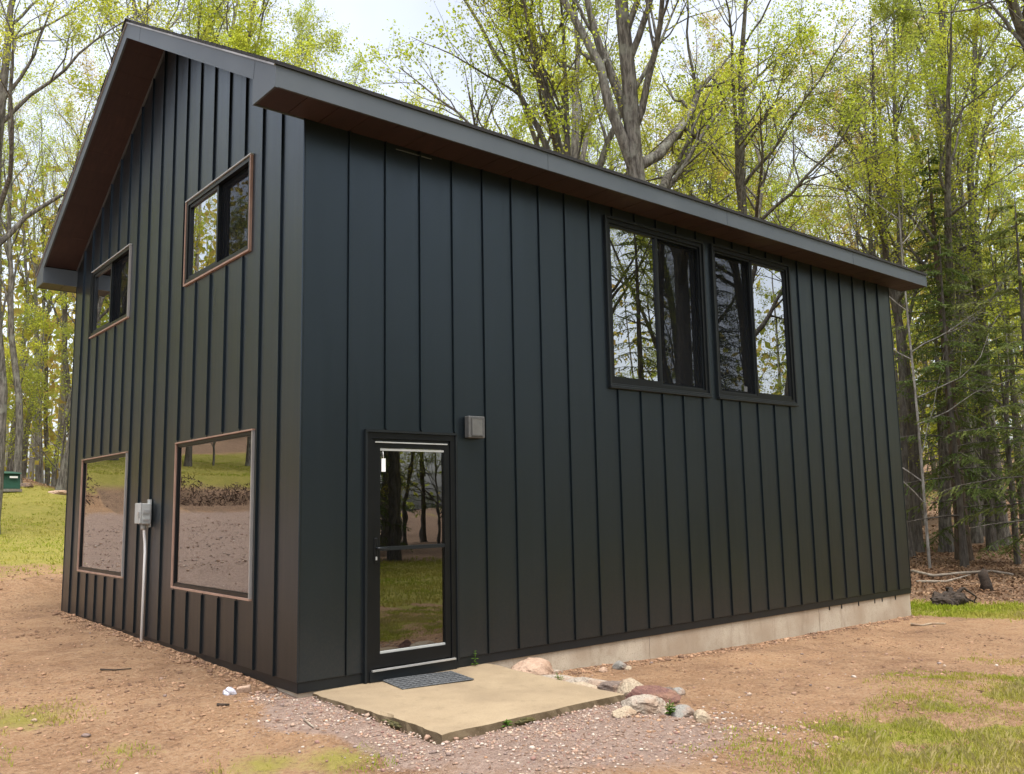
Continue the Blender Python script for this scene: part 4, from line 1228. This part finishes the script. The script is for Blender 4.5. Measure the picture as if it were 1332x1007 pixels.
# right wood edge
ptree('sparse1', 1174, 600, 26, 'dark slim trunk hard against the far building corner', sc=1.0, bark='bark_dark')
ptree('tall2', 1188, 650, 27, 'dark slim trunk between the building corner and the white birch', sc=.95, bark='bark_dark')
ptree('birch0', 1202, 640, 22.5, 'thin white birch stem right of the building corner', sc=.95, rz=.5)
ptree('tall0', 1226, 660, 27, 'grey trunk right of the white birch stem', sc=.8)
ptree('hem2', 1250, 680, 24.5, 'thick smooth brown trunk at the wood edge on the right', sc=.80, bark='bark_brown', rz=1.)
ptree('sparse1', 1266, 660, 29, 'lichen-grey trunk directly right of the thick brown trunk', sc=1.1)
ptree('sparse0', 1277, 660, 31, 'second lichen-grey trunk behind the thick brown trunk', sc=1.05)
ptree('tall2', 1294, 670, 29, 'left one of two pale straight trunks near the right edge', sc=1.0, bark='bark_grey')
ptree('sparse0', 1303, 670, 28, 'right one of two pale straight trunks near the right edge', sc=1.1, bark='bark_grey', rz=3.)
ptree('hem1', 1319, 680, 23, 'slim black-stemmed hemlock at the right edge of the picture', sc=.75)
ptree('hem0', 1222, 560, 30, 'hemlock with drooping boughs behind the white birch', sc=.8)
ptree('hem1', 1345, 560, 20, 'hemlock boughs reaching in from the right edge', sc=1.0)
ptree('hem0', 1277, 560, 27, 'hemlock behind the thick brown trunk', sc=.8)
ptree('hem1', 1240, 560, 23, 'small hemlock in front of the grey trunks by the birch', sc=.95)
ptree('young2', 1308, 560, 26, 'slender olive-leaved young tree among the pale straight trunks', sc=.9)
ptree('hem0', 1322, 560, 31, 'hemlock behind the slim black stem at the right edge', sc=.85)
ptree('maple0', 1425, 300, 19, 'big leafing maple outside the right edge with branches overhanging', sc=.95, rz=R(200), leafm='leaf_lime')

# -- the rest of the wood: looked at singly they are alike, so they share labels by stand
def stand(lst, label, group):
    for (kind, px, d, sc, lm) in lst:
        col_ = {'leaf_lime': 'lime-leaved', 'leaf_olive': 'olive-leaved', 'leaf_ochre': 'ochre-leaved', None: 'dark needled'}[lm]
        zone = '' if 'roof' not in label else (' above the gable rake' if px < 380 else ' above the near third of the eave' if px < 660 else ' above the middle of the eave' if px < 930 else ' above the far third of the eave')
        dist = ', nearer' if d < 38 else ', farther back'
        ptree(kind, px, 560, d, col_ + ' ' + label + zone + dist, group=group, sc=sc, leafm=lm)
rs = random.Random(5)
roofk = ['tall0', 'tall1', 'tall2', 'tall3', 'tall4', 'sparse0', 'sparse1']
lst = []
for k in range(26):
    px = 130 + k * 40 + rs.uniform(-18, 18)
    lst.append((rs.choice(roofk), px, rs.uniform(31, 48), rs.uniform(.78, 1.05), rs.choice(['leaf_lime', 'leaf_lime', 'leaf_lime', 'leaf_olive', 'leaf_ochre'] if px < 800 else ['leaf_ochre', 'leaf_lime', 'leaf_olive'])))
stand(lst, 'hardwood behind the roof', 'hardwoods behind the roof')
lst = []
for k in range(12):
    lst.append((rs.choice(['young0', 'young1', 'sparse0', 'sparse1', 'sparse0']), -60 + k * 14 + rs.uniform(-6, 6), rs.uniform(37, 52), rs.uniform(.8, 1.1), rs.choice(['leaf_ochre', 'leaf_olive', 'leaf_lime'])))
stand(lst, 'tree in the wood beyond the left lawn', 'trees beyond the left lawn')
lst = []
for k in range(15):
    lst.append((rs.choice(['young0', 'young1', 'young2', 'tall2', 'tall3', 'tall0', 'sparse1', 'young0', 'hem1']), 1120 + k * 19 + rs.uniform(-6, 6), rs.uniform(34, 56), rs.uniform(.8, 1.1), None))
for q in range(len(lst)):
    if lst[q][0][:3] != 'hem': lst[q] = lst[q][:4] + (rs.choice(['leaf_ochre', 'leaf_olive', 'leaf_lime']),)
stand(lst, 'tree in the wood beyond the right corner', 'trees in the right wood')
# trees on the other sides of the yard (seen mirrored in the panes)
for k in range(16):
    x = -24 + k * 1.7 + rs.uniform(-1, 1); y = rs.uniform(24, 40) if x > -8 else rs.uniform(17, 30)
    if x > -.5: continue
    y = max(y, 27.5)
    tree(rs.choice(['tall0', 'tall2', 'tall3', 'young0', 'young2', 'hem0']), x, y, 'tree on the bank up the drive, mirrored in the gable panes', 'trees up the drive', sc=rs.uniform(.55, .8))
for k in range(30):
    a_ = R(-8 - k * 3.2); rr_ = rs.uniform(23, 36)
    tree(rs.choice(['maple0', 'maple1', 'tall2', 'tall0', 'sparse0', 'hem0', 'hem2', 'young2']), 3 + math.cos(a_) * rr_ * 1.1, -5 + math.sin(a_) * rr_, 'tree across the lawn, mirrored in the side windows and door', 'trees across the lawn', sc=rs.uniform(.75, 1.0))

for (kind, x, y, lab) in (('maple0', 20.0, -12.0, 'big forked maple across the lawn, mirrored in the left side window'), ('maple1', 26.0, -13.0, 'forked grey tree mirrored in the right side window'),
                          ('sparse0', 17.5, -16.5, 'slim bare tree mirrored between the side windows'), ('maple1', 29.0, -18.5, 'twin-limbed tree far across the lawn behind the forked maple'),
                          ('tall1', 23.0, -19.0, 'thick straight tree across the lawn beyond the big maple'), ('hem2', 14.0, -20.5, 'hemlock across the lawn mirrored high in the door glass'),
                          ('tall4', 8.5, -20.0, 'thick tree across the lawn mirrored in the door glass'), ('hem0', 22.0, -15.5, 'hemlock behind the big maple, mirrored in the left side window'),
                          ('hem2', 27.5, -16.0, 'tall hemlock mirrored in the right side window'), ('hem0', 10.0, -18.0, 'low-boughed hemlock mirrored in the door glass'), ('sparse1', 18.5, -11.5, 'slim tree just left of the big maple across the lawn'),
                          ('sparse0', 24.0, -11.0, 'slim tree between the two forked trees across the lawn'), ('hem0', 6.5, -22.0, 'hemlock at the end of the lawn beside the thick tree')):
    tree(kind, x, y, lab, 'trees across the lawn', sc=rs.uniform(.9, 1.05), bark='bark_dark')

for k in range(24):
    x = -4 + k * 1.25 + rs.uniform(-.6, .6); y = -rs.uniform(21, 33)
    tree(rs.choice(['young0', 'young2', 'hem1', 'hem1', 'hem0', 'sparse1']), x, y, 'undergrowth tree at the end of the lawn behind the photographer', 'undergrowth across the lawn', sc=rs.uniform(.8, 1.1))

# -- far wood that reads as one mass
def far_wood():
    r_ = np.random.RandomState(9)
    V = []; F = []; FM = []; n0 = 0
    cnt = 0
    LV = []
    for k in range(430):
        az = R(r_.uniform(-15, 110)) if k < 330 else R(r_.uniform(110, 345))
        rad = r_.uniform(50, 95)
        x = CAM[0] + math.cos(az) * rad; y = CAM[1] + math.sin(az) * rad
        z = tz(x, y); h = r_.uniform(13, 22); rr_ = r_.uniform(.08, .22)
        ln = r_.normal(size=2) * .03
        th = np.arange(5) * 1.2566
        for (zz, q) in ((z - .5, rr_ * 1.2), (z + h, .03)):
            V.append(np.stack([x + np.cos(th) * q + ln[0] * (zz - z), y + np.sin(th) * q + ln[1] * (zz - z), np.full(5, zz)], 1))
        j = np.arange(5); F.append(np.stack([j, (j + 1) % 5, 5 + (j + 1) % 5, 5 + j], 1) + n0); n0 += 10
        m_ = 230
        u = r_.normal(size=(m_, 3)); u /= np.linalg.norm(u, axis=1)[:, None]
        c = np.array([x, y, z + h * .62]) + u * r_.rand(m_, 1) ** .45 * np.array([h * .24, h * .24, h * .42])
        m2 = 46
        c = np.concatenate([c, np.stack([x + r_.normal(size=m2) * 2.2, y + r_.normal(size=m2) * 2.2, z + r_.uniform(.4, 5.5, m2)], 1)])
        LV.append(c)
    nb = sum(len(f) for f in F)
    c = np.concatenate(LV); m_ = len(c)
    nrm = r_.normal(size=(m_, 3)); nrm /= np.linalg.norm(nrm, axis=1)[:, None]
    t1 = r_.normal(size=(m_, 3)); t1 -= nrm * (t1 * nrm).sum(1)[:, None]; t1 /= np.linalg.norm(t1, axis=1)[:, None]
    t2 = np.cross(nrm, t1); s = r_.uniform(.14, .40, (m_, 1))
    LVV = np.stack([c - t1 * s, c + t2 * s * .55, c + t1 * s, c - t2 * s * .55], 1).reshape(-1, 3)
    LF = np.arange(m_ * 4).reshape(-1, 4) + n0
    Fm = np.concatenate([np.zeros(nb, int), 1 + (np.repeat([vnoise(c[:, 0], c[:, 1], .08, 5)], 1, 0)[0] * 2.99).astype(int) % 3])
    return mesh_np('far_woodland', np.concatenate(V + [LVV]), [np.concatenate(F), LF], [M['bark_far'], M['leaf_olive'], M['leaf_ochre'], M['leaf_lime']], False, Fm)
tag(link('far_woodland', far_wood()), 'hazy mass of distant spring trees behind the nearer trunks', 'woodland', kind='stuff')

# =================================================================== GROUND COVER (uncountable)
def scatter_blades(name, n_, region, hgt, mat, seed, thr, label, wid=.006):
    r_ = np.random.RandomState(seed)
    x = r_.uniform(region[0], region[1], n_); y = r_.uniform(region[2], region[3], n_)
    g, l_, gr = cover(x, y)
    clump = fbm(x, y, 4.0, 71, 2)
    p = np.clip(g * (.25 + 1.5 * np.clip(clump - .32, 0, 1)) * 1.9 - thr, 0, 1)
    ok = (r_.rand(n_) < p) & (house_dist(x, y) > .03) & (slab_dist(x, y) > .03)
    x, y = x[ok], y[ok]; m_ = len(x); z = terr(x, y) - .004
    h = hgt * r_.uniform(.45, 1.3, m_) * (.6 + .8 * vnoise(x, y, 2.2, 72)); a_ = r_.uniform(0, 6.283, m_)
    w_ = wid * r_.uniform(.7, 1.5, m_); bx_, by_ = np.cos(a_ + 1.57) * w_, np.sin(a_ + 1.57) * w_
    ln = r_.uniform(.2, .9, m_) * h; dx, dy = np.cos(a_) * ln, np.sin(a_) * ln
    V = np.stack([np.stack([x - bx_, y - by_, z], 1), np.stack([x + bx_, y + by_, z], 1),
                  np.stack([x + dx * .4 + bx_ * .7, y + dy * .4 + by_ * .7, z + h * .65], 1), np.stack([x + dx, y + dy, z + h], 1)], 1).reshape(-1, 3)
    i = np.arange(m_) * 4
    me = mesh_np(name, V, [np.concatenate([np.stack([i, i + 1, i + 2], 1), np.stack([i, i + 2, i + 3], 1)])], M[mat])
    return tag(link(name, me), label, 'grass', kind='stuff')
scatter_blades('grass', 420000, (.8, 12, -6.0, -1.2), .026, 'grass', 1, .06, 'short patchy grass in the right foreground', .0032)
scatter_blades('grass', 90000, (.8, 12, -6.0, -1.2), .055, 'straw', 11, .42, 'tufts of taller grass and dead straw in the right foreground', .0028)
scatter_blades('grass', 70000, (-3.6, .4, -3.2, 2.2), .028, 'grass', 2, .22, 'sparse grass tufts in the left foreground soil', .003)
scatter_blades('grass', 120000, (9.8, 20, -4, 6), .045, 'grass', 3, .03, 'strip of grass beyond the far building corner', .008)
scatter_blades('grass', 150000, (-14, 10, 9.5, 36), .04, 'grass', 4, .12, 'green lawn rising left of the gable', .010)
scatter_blades('grass', 60000, (-4, 16, -22, -6.5), .07, 'grass', 5, .03, 'lawn on the near side of the yard', .012)

q = np.random.RandomState(66); m_ = 420
x = q.uniform(-3.5, 9, m_); y = q.uniform(-4.2, 9, m_); ok = (house_dist(x, y) > .05) & (slab_dist(x, y) > .05); x, y = x[ok], y[ok]; m_ = len(x)
a_ = q.uniform(0, 6.283, m_); l_ = q.uniform(.015, .05, m_); w_ = l_ * q.uniform(.12, .6, m_); z = terr(x, y) + .006
dx, dy = np.cos(a_), np.sin(a_)
V = np.stack([np.stack([x + dx * l_ * i - dy * w_ * j, y + dy * l_ * i + dx * w_ * j, z + q.uniform(0, .014, m_)], 1) for i, j in ((-1, 0), (0, -.6), (1, 0), (0, .6))], 1).reshape(-1, 3)
tag(link('dead_leaf_scraps', mesh_np('dead_leaf_scraps', V, [np.arange(m_ * 4).reshape(-1, 4)], M['litter_dark'])), 'scraps of dead leaf and bark strewn over the bare soil', 'debris', kind='stuff')

# icosahedron pebbles
_t = (1 + 5 ** .5) / 2
ICV = np.array([(-1, _t, 0), (1, _t, 0), (-1, -_t, 0), (1, -_t, 0), (0, -1, _t), (0, 1, _t), (0, -1, -_t), (0, 1, -_t), (_t, 0, -1), (_t, 0, 1), (-_t, 0, -1), (-_t, 0, 1)]) / math.hypot(1, _t)
ICF = np.array([(0, 11, 5), (0, 5, 1), (0, 1, 7), (0, 7, 10), (0, 10, 11), (1, 5, 9), (5, 11, 4), (11, 10, 2), (10, 7, 6), (7, 1, 8), (3, 9, 4), (3, 4, 2), (3, 2, 6), (3, 6, 8), (3, 8, 9), (4, 9, 5), (2, 4, 11), (6, 2, 10), (8, 6, 7), (9, 8, 1)])
def pebbles(name, x, y, s, mat, seed, label, cat, flat=.65, sink=.15):
    r_ = np.random.RandomState(seed); m_ = len(x)
    z = terr(x, y) + s * flat * (1 - sink * 2) * .5
    V = ICV[None] * r_.uniform(.65, 1.15, (m_, 12, 1)) * s[:, None, None]
    V = V * np.stack([r_.uniform(.7, 1.3, m_), r_.uniform(.7, 1.3, m_), np.full(m_, flat)], 1)[:, None, :]
    a_ = r_.uniform(0, 6.283, m_); c_, s_ = np.cos(a_)[:, None], np.sin(a_)[:, None]
    X = V[..., 0] * c_ - V[..., 1] * s_ + x[:, None]; Y = V[..., 0] * s_ + V[..., 1] * c_ + y[:, None]
    VV = np.stack([X, Y, V[..., 2] + z[:, None]], -1).reshape(-1, 3)
    F = (ICF[None] + (np.arange(m_) * 12)[:, None, None]).reshape(-1, 3)
    me = mesh_np(name, VV, [F], M[mat])
    return tag(link(name, me), label, cat, kind='stuff')
r_ = np.random.RandomState(31)
def samp(n_, reg, dens):
    x = r_.uniform(reg[0], reg[1], n_); y = r_.uniform(reg[2], reg[3], n_)
    ok = (r_.rand(n_) < dens(x, y)) & (house_dist(x, y) > .03) & (slab_dist(x, y) > .02)
    return x[ok], y[ok]
x, y = samp(52000, (-1.8, 3.4, -4.6, .4), lambda x, y: cover(x, y)[2] ** 1.3 * np.clip(.35 + 1.2 * (fbm(x, y, 2.5, 81, 2) - .3), 0, 1))
pebbles('gravel', x, y, r_.gamma(2.2, .0024, len(x)) + .003, 'pebble', 3, 'loose gravel scattered around the concrete slab', 'gravel')
x, y = samp(3000, (-.30, .0, .0, 7.6), lambda x, y: np.clip(1 + x * 3.6, 0, 1) * .6)
pebbles('gravel', x, y, r_.gamma(2.2, .0045, len(x)) + .004, 'clod', 4, 'line of small stones along the foot of the gable', 'gravel')
x, y = samp(70000, (-3.5, 9, -3.6, 10), lambda x, y: np.clip(1.6 * fbm(x, y, 1.1, 83, 3) - .38, 0, 1) * (1 - cover(x, y)[0]))
pebbles('soil_clods', x, y, np.minimum(r_.gamma(1.4, .0040, len(x)) + .0025, .03), 'clod', 5, 'crumbs and clods of reddish soil around the building', 'soil', .55, .25)
x, y = samp(2200, (-3.5, 9.5, -3.4, 11), lambda x, y: np.clip(1.5 * fbm(x, y, .9, 87, 2) - .4, 0, 1) * (1 - cover(x, y)[0]))
pebbles('gravel', x, y, np.minimum(r_.gamma(1.6, .0055, len(x)) + .004, .03), 'pebble', 6, 'stray pebbles over the bare soil', 'gravel')
x, y = samp(5200, (2.1, 10.6, -.28, 0), lambda x, y: np.clip(1 + y * 3.4, 0, 1) * .55)
pebbles('soil_clods', x, y, r_.gamma(2.0, .0048, len(x)) + .004, 'clod', 8, 'crumbled soil along the foot of the foundation', 'soil', .6, .2)
x, y = samp(22000, (-13, -.8, 2, 24), lambda x, y: cover(x, y)[2] * .8)
pebbles('gravel', x, y, r_.gamma(2.0, .005, len(x)) + .004, 'pebble', 7, 'gravel of the drive beside the building', 'gravel')

def litter(name, n_, reg, mat, seed, label, size=.07):
    q = np.random.RandomState(seed)
    x = q.uniform(reg[0], reg[1], n_); y = q.uniform(reg[2], reg[3], n_)
    ok = q.rand(n_) < cover(x, y)[1] * (.45 + .55 * vnoise(x, y, 1.1, 5)); x, y = x[ok], y[ok]; m_ = len(x)
    c = np.stack([x, y, terr(x, y) + q.uniform(.004, .035, m_)], 1)
    nrm = q.normal(size=(m_, 3)) * .45; nrm[:, 2] += 1; nrm /= np.linalg.norm(nrm, axis=1)[:, None]
    t1 = q.normal(size=(m_, 3)); t1 -= nrm * (t1 * nrm).sum(1)[:, None]; t1 /= np.linalg.norm(t1, axis=1)[:, None]
    t2 = np.cross(nrm, t1); s = size * q.uniform(.5, 1.2, (m_, 1))
    V = np.stack([c - t1 * s * .6, c + t2 * s * .42 + nrm * s * .2, c + t1 * s * .6, c - t2 * s * .42 + nrm * s * .2], 1).reshape(-1, 3)
    return tag(link(name, mesh_np(name, V, [np.arange(m_ * 4).reshape(-1, 4)], M[mat])), label, 'leaves', kind='stuff')
litter('leaf_litter', 60000, (10, 26, -6, 12), 'litter', 1, 'tan dead leaves carpeting the ground beyond the far corner')
litter('leaf_litter', 26000, (10, 26, -6, 12), 'litter_dark', 2, 'darker dead leaves among the tan leaf carpet')
litter('leaf_litter', 26000, (24, 60, 0, 32), 'litter', 3, 'dead leaves over the forest floor in the right wood', .13)
litter('leaf_litter', 20000, (-6, 18, 33, 58), 'litter', 4, 'dead leaves over the forest floor beyond the left lawn', .13)

q = np.random.RandomState(90); m_ = 7000
x = q.uniform(-14, -1.2, m_); y = 23.5 + q.rand(m_) * (.3 + 2.0 * fbm(x, x * 0, .5, 58, 3)); ok = q.rand(m_) < 3.6 * (fbm(x, y, .7, 55, 3) - .46); x, y = x[ok], y[ok]; m_ = len(x)
c = np.stack([x, y, terr(x, y) + q.uniform(0, .06, m_)], 1); a_ = q.normal(size=(m_, 3)); a_[:, 2] -= .5; a_ /= np.linalg.norm(a_, axis=1)[:, None]
b_ = np.cross(a_, q.normal(size=(m_, 3))); b_ /= np.linalg.norm(b_, axis=1)[:, None]; l_ = q.uniform(.05, .18, (m_, 1))
V = np.stack([c - b_ * .02, c + b_ * .02, c + a_ * l_ + b_ * .008, c + a_ * l_ - b_ * .008], 1).reshape(-1, 3)
tag(link('exposed_roots', mesh_np('exposed_roots', V, [np.arange(m_ * 4).reshape(-1, 4)], M['rootsoil'])), 'dark exposed roots on the cut bank, mirrored in the lower panes', 'roots', kind='stuff')

# small weeds: stems with paired leaves
def weed(x, y, z, h, nst, seed, label):
    e = empty('weed', (x, y, z)); tag(e, label, 'weed')
    q = random.Random(seed)
    for k in range(nst):
        a_ = q.uniform(0, 6.28); ln = q.uniform(.05, .35) * h; hh = h * q.uniform(.6, 1)
        top = (math.cos(a_) * ln, math.sin(a_) * ln, hh)
        MB().tube([(0, 0, -.02), (top[0] * .4, top[1] * .4, hh * .55), top], [.003, .0025, .0015], 5).build('stem', M['leaf_green'], e)
        mb = MB()
        nlv = max(4, int(hh / .022))
        for j in range(nlv):
            f = .18 + .82 * j / (nlv - 1); px_, py_, pz_ = top[0] * f, top[1] * f, hh * f
            for sgn in (0, math.pi):
                b_ = j * 1.3 + sgn + q.uniform(-.3, .3); l_ = .045 * (1.15 - .6 * f) * q.uniform(.8, 1.2)
                dx, dy = math.cos(b_), math.sin(b_)
                vs = [mb.bm.verts.new(v) for v in ((px_, py_, pz_), (px_ + dx * l_ * .5 - dy * l_ * .24, py_ + dy * l_ * .5 + dx * l_ * .24, pz_ + l_ * .22), (px_ + dx * l_, py_ + dy * l_, pz_ + l_ * .1), (px_ + dx * l_ * .5 + dy * l_ * .24, py_ + dy * l_ * .5 - dx * l_ * .24, pz_ + l_ * .22))]
                mb.bm.faces.new(vs)
        mb.build('leaves', M['leaf_green'], e)
weed(1.80, -.055, -.10, .155, 1, 1, 'small leafy weed growing at the wall right of the door')
d = ray(727, 887); P = CAM + d * ((-.2 - CAM[2]) / d[2]); weed(P[0], P[1], tz(P[0], P[1]), .11, 5, 2, 'bright green tuft between the pale rocks along the slab')
d = ray(872, 934); P = CAM + d * ((-.2 - CAM[2]) / d[2]); weed(P[0], P[1], tz(P[0], P[1]), .10, 7, 3, 'green tuft between the pale speckled rock and grey rock')
d = ray(660, 951); P = CAM + d * ((-.2 - CAM[2]) / d[2]); weed(P[0], P[1], tz(P[0], P[1]), .06, 4, 4, 'tiny weed at the front edge of the slab')
# moss patches along the slab's left and front edges
for (fx, fy, sx, sy, lab) in ((SLAB[0] + .005, -1.15, .022, .13, 'olive moss clump on the left edge of the slab'), (.95, SLAB[2] - .004, .09, .018, 'olive moss clump at the front edge of the slab')):
    bm = bmesh.new(); bmesh.ops.create_icosphere(bm, subdivisions=3, radius=1)
    for v in bm.verts:
        k_ = .7 + .6 * float(vnoise([v.co.x * 4 + v.co.z * 3], [v.co.y * 4 - v.co.z], 1.5, 3)[0]); v.co = Vector((v.co.x * sx * k_, v.co.y * sy * k_, v.co.z * .022 * k_))
    o = bm_obj(bm, 'moss', M['moss'], None); o.location = (fx, fy, -.162); tag(o, lab, 'moss')
